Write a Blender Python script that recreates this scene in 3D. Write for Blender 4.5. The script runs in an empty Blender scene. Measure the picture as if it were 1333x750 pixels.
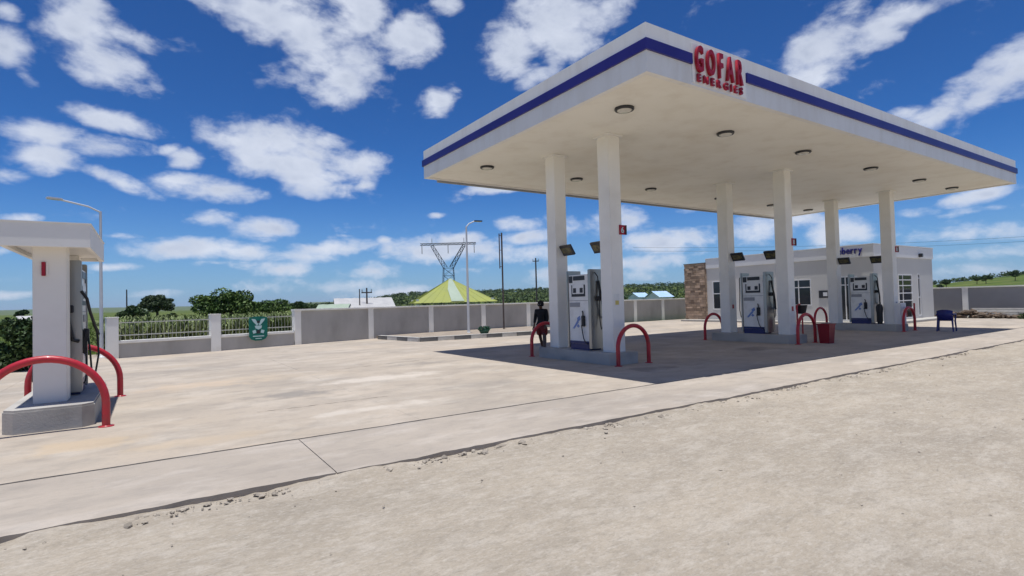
import bpy, bmesh, math, random
import numpy as np
from mathutils import Vector, Matrix, noise
R = math.radians
rng = np.random.default_rng(7)
random.seed(7)
scn = bpy.context.scene
COL = scn.collection

# ------------------------------------------------------------------ camera
FPX, YAW, PITCH, ROLL = 709.03, 0.58641, 0.02466, -0.026165
CAMZ = 1.6
def cam_dir(u, v):                       # image-plane offsets (u right, v down, focal length 1) to a world direction
    c, s = math.cos(-ROLL), math.sin(-ROLL)
    u, v = u*c - v*s, u*s + v*c
    d = (u, 1.0, -v)
    c, s = math.cos(PITCH), math.sin(PITCH)
    y, z = d[1]*c - d[2]*s, d[1]*s + d[2]*c
    c, s = math.cos(YAW), math.sin(YAW)
    return Vector((d[0]*c + y*s, -d[0]*s + y*c, z))
fwd = cam_dir(0, 0)
right = (cam_dir(1, 0) - fwd).normalized()
up = -(cam_dir(0, 1) - fwd).normalized()
cam_data = bpy.data.cameras.new('camera')
cam = bpy.data.objects.new('camera', cam_data)
COL.objects.link(cam)
cam.matrix_world = Matrix(((right.x, up.x, -fwd.x, 0), (right.y, up.y, -fwd.y, 0), (right.z, up.z, -fwd.z, CAMZ), (0, 0, 0, 1)))
cam_data.sensor_width = 36
cam_data.lens = FPX/1333*36
cam_data.clip_start = 0.05
cam_data.clip_end = 20000
scn.camera = cam
scn.view_settings.view_transform = 'Standard'
scn.view_settings.look = 'None'
scn.view_settings.exposure = 0.15
scn.view_settings.gamma = 1
scn.cycles.max_bounces = 8
scn.cycles.diffuse_bounces = 5

# ------------------------------------------------------------------ sun and sky
SUN_TO = Vector((-0.378, -0.323, 5.9)).normalized()       # direction towards the sun (nearly overhead)
sun = bpy.data.objects.new('sun', bpy.data.lights.new('sun', 'SUN'))
COL.objects.link(sun)
sun.data.energy = 4.2
sun.data.angle = R(0.53)
sun.data.color = (1.0, 0.982, 0.95)
sun.rotation_euler = SUN_TO.to_track_quat('Z', 'Y').to_euler()
SKY_STRENGTH = 0.085

w = bpy.data.worlds.new('World')
scn.world = w
w.use_nodes = True
nt = w.node_tree
nt.nodes.clear()
NN = nt.nodes.new
def wl(a, b): nt.links.new(a, b)
def wmath(op, a, b=None, c=None, clamp=False):
    n = NN('ShaderNodeMath'); n.operation = op; n.use_clamp = clamp
    for i, x in enumerate((a, b, c)):
        if x is None: continue
        if isinstance(x, (int, float)): n.inputs[i].default_value = x
        else: wl(x, n.inputs[i])
    return n.outputs[0]
sky = NN('ShaderNodeTexSky'); sky.sky_type = 'NISHITA'; sky.sun_disc = False
sky.sun_elevation = math.asin(SUN_TO.z)
sky.sun_rotation = math.atan2(SUN_TO.x, SUN_TO.y)
sky.air_density = 1.0; sky.dust_density = 0.35; sky.ozone_density = 2.2; sky.altitude = 1200
tc = NN('ShaderNodeTexCoord')
DIR = tc.outputs['Generated']
# clouds: (image x, image y, half width, half height, tilt in degrees, weight): turned into directions on the sky sphere
CLOUDS = [
 (8,12,24,16,0,.8),(8,62,34,34,20,.8),(34,100,24,13,50,.6),
 (100,32,52,48,0,1),(130,82,70,34,20,1),(160,42,60,18,10,.65),
 (150,156,70,18,8,1),(45,170,58,22,0,.9),(140,191,58,16,0,.85),(48,205,55,24,0,.85),(8,228,30,14,0,.7),
 (160,238,52,13,22,.9),(245,206,27,15,0,.9),(222,195,18,9,-20,.6),(272,246,78,19,3,1),(270,286,45,15,-3,1),(338,298,50,18,0,1),
 (250,323,95,17,0,.95),(320,328,50,12,0,.9),(425,324,68,14,-4,.95),(400,334,70,13,0,.7),(150,348,36,7,0,.85),(368,350,55,14,0,.7),(345,372,60,14,0,.6),
 (480,352,60,15,0,.7),(460,372,70,13,0,.55),(30,284,24,9,0,.9),(22,383,40,8,0,.7),(5,327,16,8,0,.7),
 (330,12,100,34,10,1),(400,45,95,50,20,1),(440,92,90,52,10,1),(520,52,66,40,-20,.95),(475,22,60,34,0,.9),(430,60,70,45,0,.9),(545,65,40,22,-20,.8),
 (345,188,80,52,0,1),(405,214,95,42,8,1),(452,216,66,26,0,1),(405,235,60,22,0,1),(474,242,22,10,-15,.7),
 (585,8,28,18,0,.75),(570,132,40,22,-20,.85),(590,118,20,8,0,.6),(710,32,105,46,-18,1),(672,74,60,28,-15,1),(735,60,50,30,-15,.9),(770,15,60,25,0,.8),(705,100,45,16,-15,.9),
 (560,326,70,20,0,.95),(625,328,70,18,5,.95),(600,312,40,16,0,.95),(675,292,34,13,0,1),(683,309,42,11,0,1),(690,330,60,14,0,.65),(640,247,40,8,0,.8),(570,280,20,5,0,.7),(500,312,12,6,0,.5),
 (820,284,40,17,10,.9),(868,314,80,19,0,.95),(905,273,28,8,0,.9),(845,342,70,14,0,.7),(990,300,80,20,0,.75),(1035,285,50,22,0,.8),(1110,302,80,26,5,.9),(1075,262,60,12,0,.55),(1120,330,60,14,0,.7),
 (1280,254,52,12,-6,.95),(1235,305,90,18,0,.75),(1300,300,70,16,0,.7),(1260,330,90,12,0,.6),(1180,280,40,10,0,.55),
 (1075,62,85,46,-10,1),(1060,98,60,28,0,.95),(1140,40,90,30,-22,.95),(1205,10,70,20,-15,.8),(1285,118,90,36,-22,1),(1325,82,60,36,-25,1),(1230,150,60,22,-10,.95),(1178,146,26,13,0,.7),
 (520,380,120,10,0,.5),(760,300,90,30,0,.4),(760,360,120,18,0,.5),(1220,355,130,14,0,.45),(180,385,90,10,0,.45),
]
blob = None
for (px, py, rx, ry, tilt, wt) in CLOUDS:
    d = cam_dir((px - 666.5)/FPX, (py - 375)/FPX); L = d.length; d.normalize()
    z = -d                                             # build a frame on the sphere: x right, y up, z out
    rr = Vector((0, 0, 1)).cross(z).normalized(); uu = z.cross(rr)
    t = R(-tilt) - ROLL
    ax = rr*math.cos(t) + uu*math.sin(t); ay = -rr*math.sin(t) + uu*math.cos(t)
    m = Matrix((ax, ay, z)).transposed()
    mp = NN('ShaderNodeMapping'); mp.vector_type = 'TEXTURE'
    mp.inputs['Location'].default_value = d
    mp.inputs['Rotation'].default_value = m.to_euler('XYZ')
    k = 1.16/(FPX*L)
    mp.inputs['Scale'].default_value = (rx*k, ry*k*1.05, 0.6)
    g = NN('ShaderNodeTexGradient'); g.gradient_type = 'SPHERICAL'
    wl(DIR, mp.inputs['Vector']); wl(mp.outputs[0], g.inputs['Vector'])
    o = wmath('MULTIPLY', g.outputs['Fac'], wt)
    blob = o if blob is None else wmath('SMOOTH_MAX', blob, o, 0.06)
sep = NN('ShaderNodeSeparateXYZ'); wl(DIR, sep.inputs[0])
# outside the view the same fair-weather clouds go on, on a flat layer overhead
dv = NN('ShaderNodeVectorMath'); dv.operation = 'DIVIDE'
cmb = NN('ShaderNodeCombineXYZ')
zc = wmath('ADD', wmath('MAXIMUM', sep.outputs['Z'], 0.0), 0.12)
for i in range(3): wl(zc, cmb.inputs[i])
wl(DIR, dv.inputs[0]); wl(cmb.outputs[0], dv.inputs[1])
cov = NN('ShaderNodeTexNoise'); cov.inputs['Scale'].default_value = 2.1; cov.inputs['Detail'].default_value = 2
wl(dv.outputs[0], cov.inputs['Vector'])
cd = NN('ShaderNodeVectorMath'); cd.operation = 'DOT_PRODUCT'; wl(DIR, cd.inputs[0]); cd.inputs[1].default_value = fwd
outside = NN('ShaderNodeMapRange'); outside.interpolation_type = 'SMOOTHSTEP'
outside.inputs['From Min'].default_value = 0.72; outside.inputs['From Max'].default_value = 0.5
wl(cd.outputs['Value'], outside.inputs['Value'])
covm = NN('ShaderNodeMapRange'); covm.inputs['From Min'].default_value = 0.48; covm.inputs['From Max'].default_value = 0.8
wl(cov.outputs['Fac'], covm.inputs['Value'])
blob = wmath('MAXIMUM', blob, wmath('MULTIPLY', covm.outputs[0], outside.outputs[0]))
# a bank of small far clouds low over the horizon, all the way round
lowm = NN('ShaderNodeMapping'); lowm.inputs['Scale'].default_value = (1, 1, 4.5); wl(DIR, lowm.inputs['Vector'])
lown = NN('ShaderNodeTexNoise'); lown.inputs['Scale'].default_value = 8.5; lown.inputs['Detail'].default_value = 3; wl(lowm.outputs[0], lown.inputs['Vector'])
lowr = NN('ShaderNodeMapRange'); lowr.inputs['From Min'].default_value = 0.5; lowr.inputs['From Max'].default_value = 0.72; wl(lown.outputs['Fac'], lowr.inputs['Value'])
lowb = wmath('SUBTRACT', 1.0, wmath('ABSOLUTE', wmath('DIVIDE', wmath('SUBTRACT', sep.outputs['Z'], 0.085), 0.085)), clamp=True)
blob = wmath('MAXIMUM', blob, wmath('MULTIPLY', wmath('MULTIPLY', lowr.outputs[0], lowb), 0.55))
# ragged edges
sc1 = NN('ShaderNodeMapping'); sc1.inputs['Scale'].default_value = (1, 1, 1.7); wl(DIR, sc1.inputs['Vector'])
warp = NN('ShaderNodeTexNoise'); warp.inputs['Scale'].default_value = 9; warp.inputs['Detail'].default_value = 3
wl(sc1.outputs[0], warp.inputs['Vector'])
wadd = NN('ShaderNodeVectorMath'); wadd.operation = 'MULTIPLY_ADD'
wl(warp.outputs['Color'], wadd.inputs[0]); wadd.inputs[1].default_value = (0.045, 0.045, 0.045); wl(sc1.outputs[0], wadd.inputs[2])
n1 = NN('ShaderNodeTexNoise'); n1.inputs['Scale'].default_value = 14; n1.inputs['Detail'].default_value = 9; n1.inputs['Roughness'].default_value = 0.57
wl(wadd.outputs[0], n1.inputs['Vector'])
n2 = NN('ShaderNodeTexNoise'); n2.inputs['Scale'].default_value = 13; n2.inputs['Detail'].default_value = 4
wl(wadd.outputs[0], n2.inputs['Vector'])
val = wmath('ADD', wmath('POWER', blob, 0.52), wmath('MULTIPLY', wmath('SUBTRACT', n1.outputs['Fac'], 0.5), 1.7))
mask = NN('ShaderNodeMapRange'); mask.interpolation_type = 'SMOOTHSTEP'
mask.inputs['From Min'].default_value = 0.38; mask.inputs['From Max'].default_value = 0.98
wl(val, mask.inputs['Value'])
thick = NN('ShaderNodeMapRange'); thick.inputs['From Min'].default_value = 0.6; thick.inputs['From Max'].default_value = 1.15
wl(val, thick.inputs['Value'])
shade = wmath('MULTIPLY', thick.outputs[0], wmath('MULTIPLY_ADD', n2.outputs['Fac'], 2.2, -0.6, clamp=True))
cloudcol = NN('ShaderNodeMix'); cloudcol.data_type = 'RGBA'
K = 0.93/SKY_STRENGTH
cloudcol.inputs['A'].default_value = (0.72*K, 0.77*K, 0.88*K, 1)
cloudcol.inputs['B'].default_value = (0.40*K, 0.46*K, 0.60*K, 1)
wl(shade, cloudcol.inputs['Factor'])
tint = NN('ShaderNodeMix'); tint.data_type = 'RGBA'; tint.blend_type = 'MULTIPLY'; tint.inputs['Factor'].default_value = 1
wl(sky.outputs[0], tint.inputs['A']); tint.inputs['B'].default_value = (0.29, 0.645, 1.06, 1)
# deepen the blue overhead, then let it pale towards the horizon
KREF = (0.090/SKY_STRENGTH, 0.235/SKY_STRENGTH, 0.47/SKY_STRENGTH)
dvn = NN('ShaderNodeVectorMath'); dvn.operation = 'DIVIDE'; wl(tint.outputs['Result'], dvn.inputs[0]); dvn.inputs[1].default_value = KREF
gam = NN('ShaderNodeGamma'); gam.inputs['Gamma'].default_value = 1.3; wl(dvn.outputs[0], gam.inputs['Color'])
mun = NN('ShaderNodeVectorMath'); mun.operation = 'MULTIPLY'; wl(gam.outputs[0], mun.inputs[0]); mun.inputs[1].default_value = KREF
hz_f = wmath('POWER', wmath('SUBTRACT', 1.0, wmath('DIVIDE', wmath('MAXIMUM', sep.outputs['Z'], 0.0), 0.24), clamp=True), 2.2)
hmix = NN('ShaderNodeMix'); hmix.data_type = 'RGBA'
wl(wmath('MULTIPLY', hz_f, 0.85), hmix.inputs['Factor']); wl(mun.outputs[0], hmix.inputs['A'])
hmix.inputs['B'].default_value = (0.265/SKY_STRENGTH, 0.375/SKY_STRENGTH, 0.56/SKY_STRENGTH, 1)
mixc = NN('ShaderNodeMix'); mixc.data_type = 'RGBA'
wl(wmath('MULTIPLY', mask.outputs[0], 0.93), mixc.inputs['Factor']); wl(hmix.outputs['Result'], mixc.inputs['A']); wl(cloudcol.outputs['Result'], mixc.inputs['B'])
bg = NN('ShaderNodeBackground'); bg.inputs['Strength'].default_value = SKY_STRENGTH
wl(mixc.outputs['Result'], bg.inputs['Color'])
wo = NN('ShaderNodeOutputWorld'); wl(bg.outputs[0], wo.inputs['Surface'])
w.cycles.sampling_method = 'MANUAL'; w.cycles.sample_map_resolution = 512

# ------------------------------------------------------------------ materials
MATS = {}
def mat(name, col, rough=0.6, var=None, vscale=3.0, bump=0.0, bscale=60.0, metal=0.0, spec=0.4, detail=6, stretch=None, island=0.0, dirt=None, coat=0.0):
    """Principled material; var = second colour mixed in by noise, dirt = (colour, scale, amount), island = per-piece value spread."""
    if name in MATS: return MATS[name]
    m = bpy.data.materials.new(name); m.use_nodes = True; MATS[name] = m
    t = m.node_tree; n = t.nodes; b = n['Principled BSDF']
    b.inputs['Roughness'].default_value = rough; b.inputs['Metallic'].default_value = metal
    b.inputs['Specular IOR Level'].default_value = spec
    if coat: b.inputs['Coat Weight'].default_value = coat; b.inputs['Coat Roughness'].default_value = 0.1
    co = n.new('ShaderNodeTexCoord'); src = co.outputs['Object']
    if stretch:
        mp = n.new('ShaderNodeMapping'); mp.inputs['Scale'].default_value = stretch
        t.links.new(src, mp.inputs['Vector']); src = mp.outputs[0]
    cur = None
    def nz(scale, det=detail, rgh=0.6):
        x = n.new('ShaderNodeTexNoise'); x.inputs['Scale'].default_value = scale; x.inputs['Detail'].default_value = det
        x.inputs['Roughness'].default_value = rgh; t.links.new(src, x.inputs['Vector']); return x.outputs['Fac']
    def rgb(c): 
        x = n.new('ShaderNodeRGB'); x.outputs[0].default_value = (*c, 1); return x.outputs[0]
    def mixn(a, bb, f):
        x = n.new('ShaderNodeMix'); x.data_type = 'RGBA'
        t.links.new(a, x.inputs['A']); t.links.new(bb, x.inputs['B']); t.links.new(f, x.inputs['Factor']); return x.outputs['Result']
    def rng_(v, a, bb, lo=0.0, hi=1.0):
        x = n.new('ShaderNodeMapRange'); x.inputs['From Min'].default_value = a; x.inputs['From Max'].default_value = bb
        x.inputs['To Min'].default_value = lo; x.inputs['To Max'].default_value = hi
        t.links.new(v, x.inputs['Value']); return x.outputs[0]
    cur = rgb(col)
    if var: cur = mixn(cur, rgb(var), rng_(nz(vscale), 0.36, 0.64))
    if dirt:
        for dc, ds, da in (dirt if isinstance(dirt, list) else [dirt]):
            cur = mixn(cur, rgb(dc), rng_(nz(ds), 0.5, 0.74, 0, da))
    if island:
        ge = n.new('ShaderNodeNewGeometry')
        h = n.new('ShaderNodeHueSaturation'); t.links.new(cur, h.inputs['Color'])
        t.links.new(rng_(ge.outputs['Random Per Island'], 0, 1, 1 - island, 1 + island), h.inputs['Value']); cur = h.outputs[0]
    t.links.new(cur, b.inputs['Base Color'])
    if bump:
        bp = n.new('ShaderNodeBump'); bp.inputs['Strength'].default_value = bump; bp.inputs['Distance'].default_value = 0.02
        t.links.new(nz(bscale, 8), bp.inputs['Height']); t.links.new(bp.outputs[0], b.inputs['Normal'])
    return m
def leafmat(name, a, b_, island=0.45, scale=0.6, trans=0.25):
    m = mat(name, a, 0.6, b_, scale, island=island, spec=0.25)
    b = m.node_tree.nodes['Principled BSDF']
    return m
WHITE = mat('white_paint', (0.86, 0.835, 0.775), 0.5, (0.82, 0.795, 0.735), 0.8, 0.06, 30, dirt=((0.5, 0.46, 0.40), 1.1, 0.22))
CANOPY = mat('canopy_white', (0.82, 0.81, 0.775), 0.45, (0.79, 0.775, 0.74), 0.5, 0.0, dirt=[((0.58, 0.53, 0.45), 1.6, 0.35), ((0.66, 0.62, 0.55), 5.0, 0.3)], stretch=(1, 1, 0.22))
SOFFIT = mat('soffit_cream', (0.87, 0.845, 0.76), 0.55, (0.83, 0.805, 0.715), 0.35, dirt=[((0.62, 0.54, 0.41), 0.3, 0.45), ((0.6, 0.53, 0.42), 1.4, 0.3)])
BLUE = mat('blue_paint', (0.022, 0.018, 0.17), 0.4, (0.03, 0.025, 0.2), 1.0)
RED = mat('red_paint', (0.50, 0.020, 0.034), 0.4, (0.42, 0.017, 0.028), 4, 0.05, 40, dirt=((0.22, 0.06, 0.05), 5, 0.5), coat=0.2)
REDSIGN = mat('red_sign', (0.36, 0.010, 0.026), 0.4, (0.31, 0.008, 0.024), 6)
BLACK = mat('black_rubber', (0.018, 0.018, 0.02), 0.5)
DARK = mat('dark_plastic', (0.03, 0.03, 0.035), 0.35)
GLASS = mat('dark_glass', (0.02, 0.024, 0.03), 0.08, spec=0.6)
STEEL = mat('brushed_steel', (0.42, 0.41, 0.39), 0.32, (0.36, 0.35, 0.33), 3, 0.05, 90, metal=0.85, stretch=(1, 1, 0.1))
GALV = mat('galvanised_white', (0.66, 0.67, 0.68), 0.45, (0.58, 0.6, 0.62), 2)
RAILM = mat('railing_paint', (0.52, 0.52, 0.46), 0.6)
LATTICE = mat('weathered_steel', (0.035, 0.035, 0.036), 0.8, (0.05, 0.05, 0.05), 0.3)
POLE = mat('dark_pole', (0.07, 0.055, 0.05), 0.7, (0.11, 0.085, 0.075), 3)
PUMPW = mat('pump_white', (0.80, 0.79, 0.76), 0.35, (0.74, 0.73, 0.70), 3, dirt=((0.42, 0.38, 0.32), 4, 0.4), coat=0.15)
GREYSTRIP = mat('grey_label', (0.30, 0.30, 0.31), 0.4)
PUMPBLUE = mat('pump_blue', (0.022, 0.03, 0.13), 0.35)
PRINTBLUE = mat('print_blue', (0.16, 0.25, 0.52), 0.35)
YELLOW = mat('yellow_label', (0.62, 0.50, 0.14), 0.5)
LED = mat('led_glass', (0.17, 0.15, 0.06), 0.2, (0.05, 0.05, 0.045), 14)
LAMPGLASS = mat('lamp_glass', (0.62, 0.60, 0.54), 0.15)
CONC = mat('slab_concrete', (0.46, 0.392, 0.315), 0.85, (0.385, 0.33, 0.268), 0.38, 0.35, 45, spec=0.2,
           dirt=[((0.50, 0.405, 0.295), 0.21, 0.85), ((0.25, 0.228, 0.2), 0.46, 0.65), ((0.58, 0.52, 0.44), 1.15, 0.6), ((0.21, 0.19, 0.165), 2.7, 0.42), ((0.31, 0.28, 0.24), 21.0, 0.4)], stretch=(0.68, 1, 1))
def stain(m, x, y, rx, ry, col, amt):
    """One spill or scuff with a ragged outline on the slab."""
    t = m.node_tree; n = t.nodes; b = n['Principled BSDF']; src = b.inputs['Base Color'].links[0].from_socket
    co = n.new('ShaderNodeTexCoord'); nz = n.new('ShaderNodeTexNoise'); nz.inputs['Scale'].default_value = 1.6; nz.inputs['Detail'].default_value = 7; nz.inputs['Roughness'].default_value = 0.65
    t.links.new(co.outputs['Object'], nz.inputs['Vector'])
    mp = n.new('ShaderNodeMapping'); mp.vector_type = 'TEXTURE'; mp.inputs['Location'].default_value = (x, y, 0); mp.inputs['Scale'].default_value = (rx, ry, 5)
    t.links.new(co.outputs['Object'], mp.inputs['Vector']); g = n.new('ShaderNodeTexGradient'); g.gradient_type = 'SPHERICAL'; t.links.new(mp.outputs[0], g.inputs['Vector'])
    a = n.new('ShaderNodeMath'); a.operation = 'MULTIPLY_ADD'; t.links.new(nz.outputs['Fac'], a.inputs[0]); a.inputs[1].default_value = 2.0; a.inputs[2].default_value = -1.0
    a2 = n.new('ShaderNodeMath'); a2.operation = 'ADD'; t.links.new(a.outputs[0], a2.inputs[0]); t.links.new(g.outputs['Fac'], a2.inputs[1])
    mr = n.new('ShaderNodeMapRange'); mr.interpolation_type = 'SMOOTHSTEP'; mr.inputs['From Min'].default_value = 0.3; mr.inputs['From Max'].default_value = 0.85; mr.inputs['To Max'].default_value = amt; t.links.new(a2.outputs[0], mr.inputs['Value'])
    mu = n.new('ShaderNodeMath'); mu.operation = 'MULTIPLY'; mu.use_clamp = True; t.links.new(mr.outputs[0], mu.inputs[0])
    g2 = n.new('ShaderNodeMath'); g2.operation = 'MULTIPLY'; g2.use_clamp = True; g2.inputs[1].default_value = 6.0; t.links.new(g.outputs['Fac'], g2.inputs[0]); t.links.new(g2.outputs[0], mu.inputs[1])
    x_ = n.new('ShaderNodeMix'); x_.data_type = 'RGBA'; t.links.new(src, x_.inputs['A']); x_.inputs['B'].default_value = (*col, 1); t.links.new(mu.outputs[0], x_.inputs['Factor']); t.links.new(x_.outputs['Result'], b.inputs['Base Color'])
for a_ in ((
    (2.15, 10.6, 1.5, 0.75, (0.235, 0.215, 0.19), 0.75), (6.1, 13.6, 1.6, 0.7, (0.25, 0.225, 0.195), 0.6), (-0.6, 8.4, 1.1, 0.8, (0.51, 0.385, 0.245), 0.5), (0.5, 7.7, 1.4, 0.45, (0.50, 0.39, 0.265), 0.45),
    (4.4, 11.6, 2.4, 0.8, (0.60, 0.535, 0.455), 0.7), (0.9, 13.4, 2.0, 1.2, (0.52, 0.405, 0.29), 0.6), (5.4, 9.2, 1.8, 0.6, (0.27, 0.24, 0.205), 0.5), (3.0, 8.3, 2.2, 0.4, (0.60, 0.54, 0.46), 0.6),
    (9.5, 8.6, 1.2, 0.7, (0.17, 0.155, 0.135), 0.6), (15.0, 9.6, 1.6, 0.9, (0.18, 0.16, 0.14), 0.55))): stain(CONC, *a_)
APRON = mat('apron_concrete', (0.435, 0.375, 0.308), 0.85, (0.365, 0.316, 0.263), 0.5, 0.4, 50, spec=0.2,
            dirt=[((0.28, 0.25, 0.22), 0.8, 0.6), ((0.56, 0.50, 0.435), 1.7, 0.65), ((0.22, 0.2, 0.175), 4.5, 0.4), ((0.30, 0.265, 0.225), 24.0, 0.35)], stretch=(0.5, 1, 1))
ISLAND = mat('island_concrete', (0.46, 0.44, 0.40), 0.8, (0.40, 0.38, 0.345), 1.2, 0.3, 30, spec=0.25, dirt=((0.18, 0.17, 0.16), 2, 0.4))
GRAVEL = mat('gravel', (0.40, 0.342, 0.268), 0.95, (0.335, 0.289, 0.23), 0.6, 1.0, 34, spec=0.1, detail=12,
             dirt=[((0.48, 0.415, 0.33), 0.8, 0.8), ((0.30, 0.26, 0.21), 2.4, 0.45), ((0.52, 0.465, 0.39), 3.8, 0.65), ((0.53, 0.475, 0.40), 11.0, 0.55), ((0.235, 0.205, 0.165), 17.0, 0.55), ((0.55, 0.5, 0.43), 40.0, 0.55), ((0.2, 0.175, 0.14), 95.0, 0.5)], stretch=(0.5, 1, 1))
STONE = mat('loose_stone', (0.39, 0.34, 0.28), 0.9, (0.29, 0.25, 0.2), 3, island=0.3, spec=0.15)
WALLG = mat('wall_grey', (0.46, 0.44, 0.41), 0.75, (0.42, 0.402, 0.375), 1.0, 0.15, 20, dirt=[((0.32, 0.30, 0.27), 0.9, 0.6), ((0.52, 0.50, 0.46), 2.2, 0.4)], stretch=(1, 1, 0.5))
WALLD = mat('wall_dark_grey', (0.30, 0.30, 0.305), 0.75, (0.27, 0.27, 0.275), 1.0, 0.15, 20)
SHELTER = mat('shelter_white', (0.80, 0.775, 0.72), 0.5, (0.77, 0.745, 0.69), 0.8, 0.06, 30, dirt=((0.5, 0.46, 0.40), 1.1, 0.22))
WALLW = mat('wall_white', (0.88, 0.86, 0.80), 0.7, (0.83, 0.81, 0.75), 1.5, 0.1, 20, dirt=((0.5, 0.46, 0.38), 1.6, 0.3))
SHOPG = mat('shop_grey', (0.64, 0.62, 0.575), 0.7, (0.60, 0.58, 0.54), 0.6, 0.08, 20)
SHOPW = mat('shop_white', (0.80, 0.79, 0.77), 0.6, (0.76, 0.75, 0.73), 0.7)
CLAD = mat('stone_cladding', (0.46, 0.33, 0.23), 0.85, (0.35, 0.245, 0.165), 2, 0.3, 40, island=0.45)
MORTAR = mat('mortar', (0.22, 0.19, 0.16), 0.9)
KERBD = mat('kerb_dark', (0.20, 0.20, 0.195), 0.8, (0.15, 0.15, 0.15), 4)
KERBW = mat('kerb_white', (0.62, 0.61, 0.57), 0.8, (0.5, 0.48, 0.44), 4)
SOIL = mat('bed_soil', (0.36, 0.30, 0.235), 0.95, (0.28, 0.23, 0.18), 1.5, 0.5, 20)
FIELD = mat('field_grass', (0.062, 0.105, 0.018), 0.9, (0.125, 0.145, 0.035), 0.05, 0.3, 2, spec=0.1,
            dirt=[((0.035, 0.062, 0.015), 0.02, 0.8), ((0.17, 0.15, 0.07), 0.09, 0.45)])
ROOFGREEN = mat('roof_yellow_green', (0.31, 0.335, 0.055), 0.55, (0.27, 0.30, 0.07), 0.8, 0.1, 3)
ROOFPALE = mat('roof_pale_sheet', (0.36, 0.43, 0.33), 0.5, (0.31, 0.38, 0.28), 1.0)
ROOFGREY = mat('roof_grey_sheet', (0.50, 0.49, 0.47), 0.5, (0.42, 0.41, 0.40), 1.0)
ROOFBLUE = mat('roof_blue_sheet', (0.36, 0.54, 0.78), 0.5, (0.5, 0.63, 0.78), 0.4)
BARK = mat('bark', (0.10, 0.075, 0.05), 0.9, (0.06, 0.045, 0.03), 6, 0.5, 20)
SKIN = mat('skin', (0.10, 0.052, 0.032), 0.5)
TOP = mat('black_cloth', (0.012, 0.011, 0.013), 0.9)
SKIRT = mat('maroon_cloth', (0.17, 0.022, 0.022), 0.9, (0.12, 0.016, 0.018), 9)
CHAIRB = mat('chair_blue', (0.018, 0.022, 0.15), 0.35)
BINR = mat('bin_red', (0.24, 0.010, 0.020), 0.4, (0.25, 0.01, 0.02), 5)
SIGNG = mat('sign_green', (0.0, 0.155, 0.115), 0.45, (0.0, 0.135, 0.10), 3)
SIGNW = mat('sign_print_pale', (0.48, 0.66, 0.66), 0.5)
POTG = mat('pot_green', (0.03, 0.10, 0.07), 0.5)
TIMBER = mat('white_timber', (0.62, 0.60, 0.56), 0.7, (0.5, 0.47, 0.42), 5)
RUBBLE = mat('rubble_brown', (0.16, 0.115, 0.08), 0.95, (0.10, 0.075, 0.055), 4, island=0.45)
LEAF_TREE = leafmat('leaf_tree', (0.058, 0.108, 0.022), (0.10, 0.155, 0.036))
LEAF_DARK = leafmat('leaf_dark', (0.034, 0.066, 0.020), (0.058, 0.094, 0.028))
LEAF_ACACIA = leafmat('leaf_acacia', (0.042, 0.066, 0.026), (0.062, 0.088, 0.034))
LEAF_MAIZE = leafmat('leaf_maize', (0.125, 0.18, 0.05), (0.20, 0.225, 0.095), 0.5, 0.25)
LEAF_GRASS = leafmat('leaf_grass', (0.085, 0.145, 0.022), (0.13, 0.165, 0.035), 0.35, 0.1)
LEAF_WOOD = leafmat('leaf_wood', (0.048, 0.082, 0.026), (0.082, 0.115, 0.036), 0.4, 0.02)

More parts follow.
